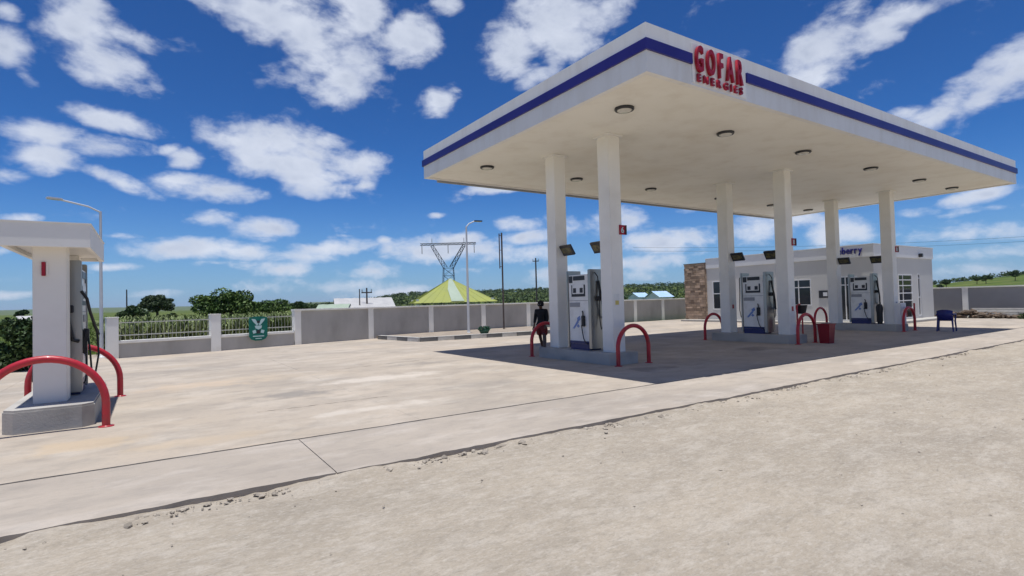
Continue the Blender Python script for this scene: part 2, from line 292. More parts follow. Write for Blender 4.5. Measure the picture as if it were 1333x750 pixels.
# ------------------------------------------------------------------ builders
class MB:
    """Collects shapes and links them as ONE mesh object."""
    def __init__(self): self.v = []; self.f = []; self.sm = []
    def add(self, vs, fs, smooth=False):
        o = len(self.v); self.v += [tuple(x) for x in vs]
        for f in fs: self.f.append(tuple(i + o for i in f)); self.sm.append(smooth)
        return self
    def box(self, x0, x1, y0, y1, z0, z1, b=0.0):
        if b <= 0:
            vs = [(x, y, z) for z in (z0, z1) for y in (y0, y1) for x in (x0, x1)]
            return self.add(vs, [(0, 2, 3, 1), (4, 5, 7, 6), (0, 1, 5, 4), (2, 6, 7, 3), (0, 4, 6, 2), (1, 3, 7, 5)])
        bm = bmesh.new(); bmesh.ops.create_cube(bm, size=1)
        for q in bm.verts: q.co = ((x0+x1)/2 + q.co.x*(x1-x0), (y0+y1)/2 + q.co.y*(y1-y0), (z0+z1)/2 + q.co.z*(z1-z0))
        bmesh.ops.bevel(bm, geom=bm.edges[:], offset=b, segments=2, affect='EDGES')
        bm.verts.index_update()
        self.add([q.co[:] for q in bm.verts], [[q.index for q in f.verts] for f in bm.faces]); bm.free(); return self
    def bar(self, a, b, wd, dp=None, upv=(0, 0, 1)):
        a, b = Vector(a), Vector(b); d = (b - a).normalized(); u = Vector(upv)
        if abs(d.dot(u)) > 0.98: u = Vector((1, 0, 0))
        s = d.cross(u).normalized()*wd/2; t = s.cross(d).normalized()*(dp or wd)/2
        vs = [p + i*s + j*t for p in (a, b) for (i, j) in ((-1, -1), (1, -1), (1, 1), (-1, 1))]
        return self.add(vs, [(0, 1, 2, 3), (7, 6, 5, 4), (0, 4, 5, 1), (1, 5, 6, 2), (2, 6, 7, 3), (3, 7, 4, 0)])
    def tube(self, pts, r, n=10, caps=True):
        pts = [Vector(p) for p in pts]; N = len(pts); rs = r if isinstance(r, (list, tuple)) else [r]*N
        vs = []; prev = None
        for i, p in enumerate(pts):
            d = (pts[min(i+1, N-1)] - pts[max(i-1, 0)]).normalized()
            if prev is None:
                u = Vector((0, 0, 1)) if abs(d.z) < 0.9 else Vector((1, 0, 0)); s = d.cross(u).normalized()
            else: s = (prev - d*prev.dot(d)).normalized()
            prev = s; t = d.cross(s)
            vs += [p + (s*math.cos(2*math.pi*k/n) + t*math.sin(2*math.pi*k/n))*rs[i] for k in range(n)]
        fs = [(i*n+k, i*n+(k+1) % n, (i+1)*n+(k+1) % n, (i+1)*n+k) for i in range(N-1) for k in range(n)]
        self.add(vs, fs, True)
        if caps: self.add(vs[:n], [tuple(range(n))[::-1]]); self.add(vs[-n:], [tuple(range(n))])
        return self
    def lathe(self, prof, n=24, c=(0, 0, 0)):
        vs = [(c[0] + r*math.cos(2*math.pi*k/n), c[1] + r*math.sin(2*math.pi*k/n), c[2] + z) for r, z in prof for k in range(n)]
        fs = [(i*n+k, i*n+(k+1) % n, (i+1)*n+(k+1) % n, (i+1)*n+k) for i in range(len(prof)-1) for k in range(n)]
        self.add(vs, fs, True)
        self.add(vs[:n], [tuple(range(n))[::-1]]); self.add(vs[-n:], [tuple(range(n))]); return self
    def prism(self, poly, z0, z1):
        n = len(poly)
        vs = [(x, y, z0) for x, y in poly] + [(x, y, z1) for x, y in poly]
        return self.add(vs, [tuple(range(n))[::-1], tuple(range(n, 2*n))] + [(i, (i+1) % n, n+(i+1) % n, n+i) for i in range(n)])
    def build(self, name, m, parent=None, loc=None, rz=0.0):
        me = bpy.data.meshes.new(name); me.from_pydata(self.v, [], self.f)
        me.polygons.foreach_set('use_smooth', self.sm); me.update()
        bm = bmesh.new(); bm.from_mesh(me); bmesh.ops.recalc_face_normals(bm, faces=bm.faces); bm.to_mesh(me); bm.free()
        return link(name, me, m, parent, loc, rz)
def link(name, me, m, parent=None, loc=None, rz=0.0):
    if m and not me.materials: me.materials.append(m)
    o = bpy.data.objects.new(name, me); COL.objects.link(o)
    if parent: o.parent = parent
    if loc: o.location = loc
    if rz: o.rotation_euler.z = rz
    return o
def empty(name, loc=(0, 0, 0), rz=0.0):
    o = bpy.data.objects.new(name, None); COL.objects.link(o); o.location = loc; o.rotation_euler.z = rz; o.empty_display_size = 0.3; return o
def tag(o, label=None, cat=None, group=None, kind=None):
    if label: o['label'] = label
    if cat: o['category'] = cat
    if group: o['group'] = group
    if kind: o['kind'] = kind
    return o
def kids(o): return [c for c in bpy.data.objects if c.parent == o]
def copy_tree(o, parent=None):
    ch = kids(o); c = o.copy(); COL.objects.link(c); c.parent = parent
    for k in ch: copy_tree(k, c)
    return c
def quads(name, V, m, parent=None, loc=None, n=4):
    """V: (N, n, 3) array of separate faces, as one mesh."""
    N = len(V); me = bpy.data.meshes.new(name)
    me.vertices.add(N*n); me.vertices.foreach_set('co', np.ascontiguousarray(V, dtype=np.float32).ravel())
    me.loops.add(N*n); me.loops.foreach_set('vertex_index', np.arange(N*n, dtype=np.int32))
    me.polygons.add(N); me.polygons.foreach_set('loop_start', np.arange(0, N*n, n, dtype=np.int32))
    me.update(calc_edges=True)
    return link(name, me, m, parent, loc)
def leaf_quads(C, size, squash=0.55, upbias=0.4):
    """Small rhombic leaves at centres C, randomly turned."""
    N = len(C); s = (np.asarray(size)*np.ones(N))[:, None]
    a = rng.normal(size=(N, 3)); a /= np.linalg.norm(a, axis=1, keepdims=True)
    nrm = rng.normal(size=(N, 3)); nrm[:, 2] += upbias; b = np.cross(nrm, a); b /= np.linalg.norm(b, axis=1, keepdims=True) + 1e-9
    return np.stack([C - a*s, C + b*s*squash, C + a*s, C - b*s*squash], 1)
def ellipsoid_leaves(n, c, r, fill=0.5):
    d = rng.normal(size=(n, 3)); d /= np.linalg.norm(d, axis=1, keepdims=True)
    return np.array(c) + d*np.array(r)*(fill + (1-fill)*rng.random((n, 1))**0.5)
def letters(text, name, m, parent, height, depth, loc, gap, xs=1.0, bold=0.0, axis='X'):
    """Raised letters, one mesh per letter, standing on a wall that faces -Y (axis X) or -X (axis Y, reading towards -Y)."""
    x = 0.0; out = []
    for ch in text:
        cu = bpy.data.curves.new(name, 'FONT'); cu.body = ch; cu.size = 1.0; cu.extrude = 0.5; cu.offset = bold; cu.resolution_u = 4
        tmp = bpy.data.objects.new(name, cu); COL.objects.link(tmp)
        dg = bpy.context.evaluated_depsgraph_get(); dg.update()
        me = bpy.data.meshes.new_from_object(tmp.evaluated_get(dg)); bpy.data.objects.remove(tmp); bpy.data.curves.remove(cu)
        co = np.empty(len(me.vertices)*3); me.vertices.foreach_get('co', co); co = co.reshape(-1, 3)
        co[:, 0] -= co[:, 0].min(); wd = co[:, 0].max()
        k = height/0.72
        X = (co[:, 0]*xs*k + x); Z = co[:, 1]*k; D = (co[:, 2])*depth
        new = np.stack([X, D*-1, Z], 1) if axis == 'X' else np.stack([D*-1, -X, Z], 1)
        me.vertices.foreach_set('co', new.ravel()); me.flip_normals() if axis != 'X' else None; me.update()
        o = link(name, me, m, parent, loc); out.append(o)
        x += wd*xs*k + gap
    return out, x - gap

# ================================================================== THE SETTING
# ---- terrain: one sheet that reaches the horizon, with the low hills
def hill_h(x, y):
    r = math.hypot(x, y); az = math.degrees(math.atan2(x, y))
    h = 0.0
    # right-hand hillside
    a = max(0.0, min(1.0, (az - 60)/25)); a = a*a*(3-2*a)
    t = max(0.0, min(1.0, (r - 70)/230)); h += 9.6*a*(0.25 + 0.75*t)*t
    # wooded ridge behind the station
    a = max(0.0, min(1.0, (az - 14)/9))*max(0.0, min(1.0, (71 - az)/8))
    t = max(0.0, min(1.0, (r - 280)/380)); t = t*t*(3-2*t); h += 15.0*a*t*(0.85 + 0.3*noise.noise(Vector((x/260, y/260, 1.0))))
    # far blue ridge
    t = max(0.0, min(1.0, (r - 4200)/1800)); h += t*(38 + 26*noise.noise(Vector((az/9, 2.0, 0))))
    return h - 0.10
rad = [0, 12, 25, 40, 55, 70, 90, 115, 145, 180, 220, 260, 300, 350, 400, 460, 520, 600, 680, 800, 1100, 1800, 3000, 4200, 4800, 5400, 6000, 7000, 9000]
NA = 240
vs = [(0, 0, -0.10)]; fs = []
for r in rad[1:]:
    for k in range(NA):
        a = 2*math.pi*k/NA; x, y = r*math.sin(a), r*math.cos(a); vs.append((x, y, hill_h(x, y) if r > 60 else -0.10))
for k in range(NA): fs.append((0, 1+(k+1) % NA, 1+k))
for i in range(len(rad)-2):
    for k in range(NA):
        a = 1+i*NA; b = a+NA; fs.append((a+k, a+(k+1) % NA, b+(k+1) % NA, b+k))
g = MB(); g.add(vs, fs, True); tag(g.build('ground', FIELD), kind='structure')

# ---- gravel yard in front of the slab, with real lumps
def axis_pts(a, b, fine0, fine1, step, coarse):
    out = list(np.arange(fine0, fine1, step))
    x = fine0; lo = []
    s = step
    while x > a: s = min(coarse, s*1.5); x -= s; lo.append(x)
    x = fine1; hi = [fine1]; s = step
    while x < b: s = min(coarse, s*1.5); x += s; hi.append(x)
    return lo[::-1] + out + hi
gx = axis_pts(-60, 90, -4.0, 24.0, 0.09, 8); gy = axis_pts(-60, 5.9, -0.5, 5.62, 0.07, 8)
gy = [y for y in gy if y <= 5.65]
vs = []; 
for y in gy:
    for x in gx:
        z = -0.054 + 0.018*noise.noise(Vector((x*0.55, y*0.8, 3))) + 0.010*noise.noise(Vector((x*1.9, y*2.6, 7)))
        if -5 < x < 25 and y > -1: z += 0.006*noise.noise(Vector((x*6.5, y*7.5, 1))) + 0.004*noise.noise(Vector((x*15, y*16, 5)))
        e = max(0.0, min(1.0, (y - 5.02)/0.32)); e = e*e*(3-2*e); z += e*(0.014 + 0.034*noise.noise(Vector((x*0.9, 0, 9))) + 0.022*noise.noise(Vector((x*3.7, y*4, 19))) + 0.012*noise.noise(Vector((x*11, y*11, 2))))
        vs.append((x, y, z))
nx = len(gx)
fs = [(j*nx+i, j*nx+i+1, (j+1)*nx+i+1, (j+1)*nx+i) for j in range(len(gy)-1) for i in range(nx-1)]
tag(MB().add(vs, fs, True).build('gravel_yard', GRAVEL), kind='structure')
# gravel/earth below and beside the slab
tag(MB().box(-60, -14.0, 5.6, 20.3, -0.3, -0.055).build('earth_verge', GRAVEL), kind='structure')

# ---- concrete forecourt: apron strip and big bays, each slab its own piece
fore = empty('forecourt'); tag(fore, kind='structure')
def edge_jit(x): return 0.045*noise.noise(Vector((x*0.7, 1.3, 0))) + 0.030*noise.noise(Vector((x*3.1, 4.3, 0))) + 0.022*noise.noise(Vector((x*9, 8.3, 0)))
def joint_jit(x): return 0.010*noise.noise(Vector((x*1.3, 21.3, 0))) + 0.008*noise.noise(Vector((x*5.1, 14.3, 0)))
def joint_jit2(x): return 0.012*noise.noise(Vector((x*1.3, 21.3, 0))) + 0.011*noise.noise(Vector((x*2.9, 54.3, 0))) + 0.009*noise.noise(Vector((x*9.1, 34.3, 0)))
def slab(x0, x1, yf, yb, m, jf=None, jb=None, step=0.11, tilt=0.0):
    n = max(2, int((x1-x0)/step)) if (jf or jb) else 2
    xs = np.linspace(x0, x1, n); vs = []; fs = []
    for x in xs:
        f = yf + (jf(x) if jf else 0); b = yb + (jb(x) if jb else 0); dz = 0.0
        if jf is edge_jit: dz = -abs(0.012*noise.noise(Vector((x*2.3, 2, 2)))) - 0.004
        vs += [(x, f + (0.015 if jf is edge_jit else 0), -0.14), (x, f, dz), (x, f + 0.05, tilt), (x, b, tilt), (x, b, -0.14)]
    for i in range(n-1):
        for k in range(4): fs.append((i*5+k, (i+1)*5+k, (i+1)*5+k+1, i*5+k+1))
    fs += [(0, 1, 2, 3, 4), tuple((n-1)*5 + k for k in (4, 3, 2, 1, 0))]
    return MB().add(vs, fs).build('slab', m, fore)
ax = [-14, -6.0, 1.48, 9.9, 18.4, 27.0, 40.0]
for i in range(len(ax)-1):
    slab(ax[i] + 0.005, ax[i+1] - 0.005, 5.38, 6.975, APRON, edge_jit, joint_jit, 0.08)
xsplit = [-14, -8.3, -2.6, 3.1, 8.8, 14.5, 20.2, 25.9, 31.6, 39.85]; ysplit = [7.026, 10.8, 14.45, 18.2, 22.0, 26.0]
for j in range(len(ysplit)-1):
    for i in range(len(xsplit)-1):
        if xsplit[i] < -3 and j >= 4: continue
        gz = 0.0016
        slab(xsplit[i] + gz, xsplit[i+1] - gz, ysplit[j] + (0 if j == 0 else gz), ysplit[j+1] - gz, CONC, joint_jit2 if j == 0 else None, None, tilt=0.0005*((i*7+j*3) % 4))

# dirt packed in the long joint, and two cracks across the bays
DIRTJ = mat('joint_dirt', (0.07, 0.06, 0.05), 0.95, (0.14, 0.12, 0.095), 4)
slabj = MB().box(-14, 40, 6.90, 7.10, -0.12, -0.009).build('joint_filler', DIRTJ, fore)
def crack(a, b, w0, seed):
    a, b = Vector(a), Vector(b); n = 70; d = (b-a); nrm = Vector((-d.y, d.x)).normalized(); vs = []
    for k in range(n+1):
        t = k/n; c = a + d*t + nrm*(0.05*noise.noise(Vector((t*5, seed, 0))) + 0.022*noise.noise(Vector((t*31, seed, 4))))
        w_ = max(0.0012, w0*(0.5 + 1.3*noise.noise(Vector((t*14, seed, 8)))))
        vs += [(c.x - nrm.x*w_, c.y - nrm.y*w_, 0.0035), (c.x + nrm.x*w_, c.y + nrm.y*w_, 0.0035)]
    MB().add(vs, [(2*k, 2*k+2, 2*k+3, 2*k+1) for k in range(n)]).build('crack', DIRTJ, fore)
crack((1.35, 9.19), (3.44, 9.19), 0.011, 3)
crack((3.62, 13.84), (7.05, 14.56), 0.014, 8)
# loose stones along the broken slab edge and over the yard
def stones(n, xr, yf, size, zf):
    P = []
    ico = bmesh.new(); bmesh.ops.create_icosphere(ico, subdivisions=1, radius=1); IV = np.array([v.co[:] for v in ico.verts]); ico.verts.index_update()
    IF = [[v.index for v in f.verts] for f in ico.faces]; ico.free()
    IF = np.array(IF)
    T = []
    for _ in range(n):
        x = xr[0] + (xr[1]-xr[0])*random.random(); y = yf(x); s = size*(0.35 + random.random()**3*1.6)
        q = IV*(1 + 0.28*rng.normal(size=(len(IV), 1)))*np.array([s*random.uniform(.8, 1.5), s*random.uniform(.7, 1.2), s*random.uniform(.4, .75)])
        a = random.random()*6.28; c, s_ = math.cos(a), math.sin(a)
        q = q @ np.array([[c, s_, 0], [-s_, c, 0], [0, 0, 1]]) + np.array([x, y, zf(x, y)])
        T.append(q[IF])
    return np.concatenate(T)
T = np.concatenate([
    stones(800, (-3, 18), lambda x: 5.35 - abs(random.gauss(0, 0.10)), 0.015, lambda x, y: -0.045),
    stones(110, (-2.0, 6), lambda x: 5.33 - abs(random.gauss(0, 0.07)), 0.030, lambda x, y: -0.045),
    stones(420, (-2, 16), lambda x: random.uniform(0.5, 5.3), 0.007, lambda x, y: -0.050),
    stones(22, (-1, 16), lambda x: random.uniform(1.0, 5.2), 0.017, lambda x, y: -0.05)])
tag(quads('loose_stones', T, STONE, n=3), 'small loose stones crumbled along the broken edge of the concrete apron', 'stones', kind='stuff')

# ================================================================== MAIN CANOPY
CX0, CX1, CY0, CY1 = 7.46, 28.16, 6.67, 16.24
HS, HT = 5.67, 6.57
COLX, COLY = (9.67, 17.51, 25.2), (10.0, 12.17)
can = empty('station_canopy', (17.8, 11.4, 0)); tag(can, 'large flat white forecourt canopy with blue stripe standing on six square columns', 'canopy')
def cpart(mb, name, m): 
    o = mb.build(name, m, can); o.location = (-17.8, -11.4, 0); return o
T_ = 0.12
fb = MB()
fb.box(CX0, CX1, CY0, CY0+T_, HS, HT).box(CX0, CX1, CY1-T_, CY1, HS, HT)
fb.box(CX0, CX0+T_, CY0+T_, CY1-T_, HS, HT).box(CX1-T_, CX1, CY0+T_, CY1-T_, HS, HT)
cpart(fb, 'fascia', CANOPY)
P_ = 0.045; Z0, Z1 = 6.065, 6.265
sb = MB()
for a, b, c, d in ((CX0-P_, 8.70, CY0-P_, CY0), (10.46, CX1+P_, CY0-P_, CY0), (CX0-P_, CX1+P_, CY1, CY1+P_), (CX0-P_, CX0, CY0, CY1), (CX1, CX1+P_, CY0, CY1)):
    sb.box(a, b, c, d, Z0, Z1)
cpart(sb, 'stripe', BLUE)
cpart(MB().box(CX0+T_+0.002, CX1-T_-0.002, CY0+T_+0.002, CY1-T_-0.002, HS+0.035, HS+0.10), 'soffit', SOFFIT)
# corrugated roof sheet, its wavy rear edge just shows below the back fascia
rs = MB(); xs = np.arange(CX0+0.15, CX1-0.15, 0.09)
vs = []; 
for i, x in enumerate(xs):
    z = HT - 0.25 + (0.03 if i % 2 else 0.0)
    vs += [(x, CY0+0.15, z + 0.05), (x, CY1-0.15, z)]
rs.add(vs, [(2*i, 2*i+2, 2*i+3, 2*i+1) for i in range(len(xs)-1)])
cpart(rs, 'roof_sheet', ROOFGREY)
cpart(MB().box(CX0+0.5, CX1-0.5, CY1+0.002, CY1+0.09, HS-0.055, HS+0.02), 'gutter', GREYSTRIP)
for x in COLX:
    for y in COLY:
        h = 0.2
        c = cpart(MB().box(x-h, x+h, y-h, y+h, 0.24, HS+0.034, 0.012), 'column', WHITE)
        MB().box(x-h-0.06, x+h+0.06, y-h-0.06, y+h+0.06, HS-0.005, HS+0.033).build('collar', CANOPY, c)
# ceiling lights
LXS, LYS = (8.55, 12.09, 15.73, 19.9, 23.73, 26.85), (8.31, 14.06)
ordn = ['first', 'second', 'third', 'fourth', 'fifth', 'sixth']
def ceiling_light():
    t = empty('ceiling_light')
    MB().lathe([(0.212, 0.033), (0.212, 0.0), (0.195, -0.02), (0.160, -0.02), (0.160, 0.02)], 28).build('trim', DARK, t)
    MB().lathe([(0.158, -0.012), (0.15, -0.03), (0.10, -0.045), (0.0, -0.05)], 28).build('lens', LAMPGLASS, t)
    return t
cl0 = None
for j, y in enumerate(LYS):
    for i, x in enumerate(LXS):
        if cl0 is None: o = cl0 = ceiling_light()
        else: o = copy_tree(cl0)
        o.location = (x, y, HS)
        tag(o, f"{ordn[i]} round ceiling light from the left in the {'front' if j == 0 else 'back'} row under the canopy", 'ceiling light', 'round lights in the canopy soffit')
# raised red lettering
sg = empty('lettering_sign', (8.73, CY0, 5.7)); tag(sg, 'red raised lettering in two lines on the front fascia of the big canopy', 'sign')
MB().box(-0.02, 1.72, -0.012, -0.001, 0.02, 0.80, 0.003).build('backing_panel', CANOPY, sg)
letters('GOFAR', 'letter', REDSIGN, sg, 0.50, 0.06, (0.03, -0.062, 0.25), 0.12, 0.46, 0.022)
letters('ENERGIES', 'letter', REDSIGN, sg, 0.145, 0.04, (0.085, -0.047, 0.055), 0.088, 1.05, 0.028)

# ================================================================== PUMP ISLANDS
def island(x, y0, y1, hw, h, label):
    o = empty('pump_island', (x, (y0+y1)/2, 0)); tag(o, label, 'pump island', 'concrete pump islands')
    L = (y1-y0)/2; c = 0.13
    MB().prism([(-hw+c, -L), (hw-c, -L), (hw, -L+c), (hw, L-c), (hw-c, L), (-hw+c, L), (-hw, L-c), (-hw, -L+c)], 0.0, h-0.03).build('plinth', ISLAND, o)
    c2 = 0.12; k = hw-0.012; M = L-0.012
    MB().prism([(-k+c2, -M), (k-c2, -M), (k, -M+c2), (k, M-c2), (k-c2, M), (-k+c2, M), (-k, M-c2), (-k, -M+c2)], h-0.03, h).build('top_slab', ISLAND, o)
    return o
IH = 0.28
for x, l in zip(COLX, ('grey concrete pump island under the nearest pair of canopy columns', 'grey concrete pump island under the middle pair of canopy columns', 'grey concrete pump island under the farthest pair of canopy columns')):
    island(x, 9.55, 12.64, 0.49, IH, l)
island(-1.17, 9.72, 12.55, 0.49, 0.32, 'grey concrete pump island of the small shelter at the left')

def hoop(hw, h):
    t = empty('guard_hoop')
    pts = [(-hw, 0, 0)]
    yb = h - hw*1.0
    for k in range(0, 25):
        a = math.pi*(1 - k/24); pts.append((hw*math.cos(a), 0, yb + (h-yb)*math.sin(a)))
    pts.append((hw, 0, 0))
    MB().tube(pts, 0.05, 14).build('bent_pipe', RED, t)
    for s in (-1, 1): MB().lathe([(0.095, 0.001), (0.095, 0.012), (0.062, 0.014), (0.056, 0.02)], 16, (s*hw, 0, 0)).build('foot_plate', RED, t)
    return t
hp = hoop(0.52, 0.94)
HL = [(9.67, 9.40, 'front of the nearest island'), (9.67, 12.82, 'rear of the nearest island, by the person'), (17.51, 9.40, 'front of the middle island, left of the red bin'),
      (17.51, 12.82, 'rear of the middle island, beside its rear column'), (25.2, 9.40, 'front of the farthest island'), (25.2, 12.82, 'rear of the farthest island, behind the red bin')]
for i, (x, y, l) in enumerate(HL):
    o = hp if i == 0 else copy_tree(hp)
    o.location = (x + (0.06 if y < 10 else 0), y, 0); tag(o, 'red guard hoop at the ' + l, 'guard hoop', 'red guard hoops round the pump islands')
h2 = hoop(0.66, 0.99); h2.location = (-1.19, 9.56, 0); tag(h2, 'large red guard hoop in front of the small shelter pump island', 'guard hoop', 'red guard hoops round the pump islands')
h3 = copy_tree(h2); h3.location = (-1.15, 12.76, 0); tag(h3, 'red guard hoop behind the small shelter pump, nearer the low railing fence', 'guard hoop', 'red guard hoops round the pump islands')

# ================================================================== FUEL DISPENSERS
def dispenser(name='fuel_dispenser'):
    """Origin at base centre; display faces look to -X and +X, hose ends to -Y and +Y."""
    t = empty(name)
    MB().box(-0.20, 0.20, -0.36, 0.40, 0.0, 0.16, 0.006).build('base_band', PUMPBLUE, t)
    MB().box(-0.215, 0.215, -0.385, 0.40, 0.162, 1.98, 0.012).build('cabinet', PUMPW, t)
    MB().box(-0.235, 0.235, -0.50, -0.388, 0.05, 2.10, 0.012).build('hose_mast', STEEL, t)
    MB().box(-0.235, 0.235, 0.403, 0.47, 0.05, 2.10, 0.012).build('hose_mast', STEEL, t)
    for s in (-1, 1):
        X = s*0.216
        def pl(y0, y1, z0, z1, th, nm, m, par=t, base=X):
            a, b = sorted((base + s*0.001, base + s*th))
            return MB().box(a, b, y0*-s if False else y0, y1, z0, z1, 0.004).build(nm, m, par)
        pl(-0.26, 0.20, 1.83, 1.945, 0.012, 'header_strip', DARK)
        pl(0.23, 0.37, 1.77, 1.95, 0.012, 'logo_plate', DARK)
        dp = pl(-0.27, 0.28, 1.40, 1.71, 0.010, 'display_bezel', DARK)
        pl(-0.225, 0.235, 1.47, 1.72, 0.014, 'display_face', PUMPW)
        for yc in (-0.13, 0.14):
            pl(yc-0.062, yc+0.062, 1.50, 1.63, 0.018, 'screen', DARK)
        pl(-0.05, 0.36, 1.13, 1.245, 0.012, 'label_strip', GREYSTRIP)
        pl(-0.375, 0.39, 1.29, 1.302, 0.006, 'panel_seam', GREYSTRIP)
        pl(-0.375, 0.39, 0.165, 0.235, 0.006, 'base_stripe', PUMPBLUE)
        # printed nozzle picture: flat print
        prt = MB(); xx = X + s*0.003
        def pv(poly):
            prt.add([(xx, y, z) for y, z in poly] + [(xx + s*0.002, y, z) for y, z in poly],
                    [tuple(range(len(poly))), tuple(range(len(poly), 2*len(poly)))[::-1]] + [(i, (i+1) % len(poly), len(poly)+(i+1) % len(poly), len(poly)+i) for i in range(len(poly))])
        pv([(0.26, 0.56), (0.20, 0.55), (0.02, 0.72), (0.05, 0.80)])
        pv([(0.06, 0.72), (-0.06, 0.80), (-0.03, 0.90), (0.08, 0.84)])
        pv([(0.10, 0.62), (0.04, 0.58), (-0.02, 0.62), (0.04, 0.68)])
        prt.build('nozzle_print', PRINTBLUE, t)
        # hanging nozzle with hose
        nz = MB()
        nz.box(min(X+s*0.004, X+s*0.06), max(X+s*0.004, X+s*0.06), -0.25, -0.14, 0.62, 0.90, 0.012)
        nz.tube([(X+s*0.035, -0.19, 0.88), (X+s*0.04, -0.20, 0.97), (X+s*0.03, -0.17, 1.02)], 0.018, 8)
        n_ = nz.build('nozzle', BLACK, t)
        MB().tube([(X+s*0.04, -0.13+0.0, 0.66), (X+s*0.045, -0.16, 0.50), (X+s*0.05, -0.22, 0.30), (X+s*0.04, -0.29, 0.19), (X+s*0.03, -0.36, 0.17)], 0.013, 8).build('hose', BLACK, n_)
    for s, yy in ((-1, -0.50), (1, 0.47)):
        hb = MB().box(-0.07, 0.14, min(yy, yy+s*0.06), max(yy, yy+s*0.06), 1.28, 1.40, 0.01).build('nozzle_holder', DARK, t)
        MB().tube([(0.02, yy+s*0.03, 1.80), (0.035, yy+s*0.05, 1.6), (0.05, yy+s*0.09, 1.38), (0.09, yy+s*0.10, 1.10), (0.13, yy+s*0.08, 0.86), (0.2, yy+s*0.05, 0.84)], 0.028, 10).build('nozzle', BLACK, hb)
        MB().tube([(-0.10, yy+s*0.02, 2.02), (-0.09, yy+s*0.12, 1.9), (-0.06, yy+s*0.14, 1.4), (-0.08, yy+s*0.15, 0.8), (-0.03, yy+s*0.14, 0.55), (0.05, yy+s*0.13, 0.62), (0.08, yy+s*0.11, 0.9), (0.10, yy+s*0.10, 1.12)], 0.014, 8).build('hose', BLACK, hb)
    return t
d0 = dispenser()
for i, x in enumerate(COLX):
    o = d0 if i == 0 else copy_tree(d0)
    o.location = (x - 0.03, 11.02, IH)
    tag(o, ('white fuel dispenser between the nearest pair of canopy columns', 'white fuel dispenser between the middle pair of canopy columns', 'white fuel dispenser between the farthest pair of canopy columns')[i], 'fuel dispenser', 'white fuel dispensers under the big canopy')
dl = copy_tree(d0)
lh = MB().box(0.22, 0.30, -0.18, -0.06, 0.82, 1.02, 0.01).build('nozzle_holder', DARK, dl)
MB().tube([(0.23, -0.52, 1.62), (0.30, -0.5, 1.5), (0.33, -0.42, 1.3), (0.38, -0.2, 1.05), (0.42, -0.12, 0.92)], 0.022, 8).build('nozzle', BLACK, lh)
MB().tube([(0.40, -0.1, 0.92), (0.42, -0.12, 0.6), (0.38, -0.16, 0.32), (0.33, -0.2, 0.36), (0.31, -0.2, 0.7), (0.28, -0.15, 0.95)], 0.014, 8).build('hose', BLACK, lh)
MB().tube([(-0.26, -0.2, 0.95), (-0.36, -0.25, 0.6), (-0.38, -0.25, 0.25), (-0.28, -0.25, 0.12), (-0.2, -0.22, 0.3), (-0.2, -0.2, 0.8)], 0.02, 8).build('hose', BLACK, lh)
dl.location = (-1.13, 11.32, 0.32); tag(dl, 'tall narrow fuel dispenser behind the column of the small left shelter', 'fuel dispenser')

# ================================================================== SMALL SHELTER AT THE LEFT
sh = empty('pump_shelter', (-1.18, 11.2, 0)); tag(sh, 'small flat roofed white pump shelter on square columns at the left edge', 'shelter')
def spart(mb, n, m): o = mb.build(n, m, sh); o.location = (1.18, -11.2, 0); return o
SX0, SX1, SY0, SY1, SZ0, SZ1 = -1.69, -0.71, 9.82, 12.55, 2.53, 2.86
sf = MB().box(SX0, SX1, SY0, SY0+0.06, SZ0, SZ1).box(SX0, SX1, SY1-0.06, SY1, SZ0, SZ1).box(SX0, SX0+0.06, SY0+0.06, SY1-0.06, SZ0, SZ1).box(SX1-0.06, SX1, SY0+0.06, SY1-0.06, SZ0, SZ1)
spart(sf, 'fascia', SHELTER)
spart(MB().box(SX0+0.062, SX1-0.062, SY0+0.062, SY1-0.062, SZ0+0.06, SZ1-0.03), 'roof_slab', SHELTER)
spart(MB().box(SX0-0.012, SX1+0.012, SY0-0.012, SY1+0.012, SZ1+0.001, SZ1+0.016), 'roof_trim', SHELTER)
spart(MB().box(-1.395, -1.015, 10.2, 10.58, 0.32, SZ0+0.058, 0.01), 'column', SHELTER)
spart(MB().box(-1.37, -1.02, 11.92, 12.25, 0.32, SZ0+0.058, 0.01), 'column', SHELTER)
o = empty('red_call_point', (-1.27, 10.198, 2.14)); tag(o, 'narrow red sign plate near the top of the small shelter column', 'sign')
MB().box(-0.022, 0.022, -0.03, 0, 0, 0.20, 0.004).build('plate', REDSIGN, o)
MB().box(0.026, 0.05, -0.012, 0, 0.005, 0.195, 0.003).build('pale_border', WHITE, o)

# ================================================================== FLOODLIGHTS, COLUMN SIGNS
def flood(sg=1):
    """Panel looking to -X and down; length along Y; origin at the column face (panel runs from y=0 to y=L)."""
    t = empty('floodlight')
    L = 0.48; hh = 0.31; tilt = R(32)
    def pt(d, y, q): # d out along panel normal, q up the panel
        nx, nz = -math.cos(tilt), -math.sin(tilt); ux, uz = -math.sin(tilt), math.cos(tilt)
        return (d*nx + q*ux, y, d*nz + q*uz)
    def slabp(y0, y1, q0, q1, d0_, d1_, nm, m):
        vs = [pt(d, y*sg, q) for d in (d0_, d1_) for q in (q0, q1) for y in (y0, y1)]
        MB().add(vs, [(0, 2, 3, 1), (4, 5, 7, 6), (0, 1, 5, 4), (2, 6, 7, 3), (0, 4, 6, 2), (1, 3, 7, 5)]).build(nm, m, t)
    slabp(0.02, L, -hh/2, hh/2, 0.0, 0.06, 'housing', DARK)
    slabp(0.06, L-0.05, -hh/2+0.07, hh/2-0.07, 0.0605, 0.066, 'lens', LED)
    b = MB(); b.bar((0.03, -0.0, 0), (0.03, 0.1*sg, 0), 0.04); b.build('bracket', STEEL, t)
    return t
protos = [None, None]
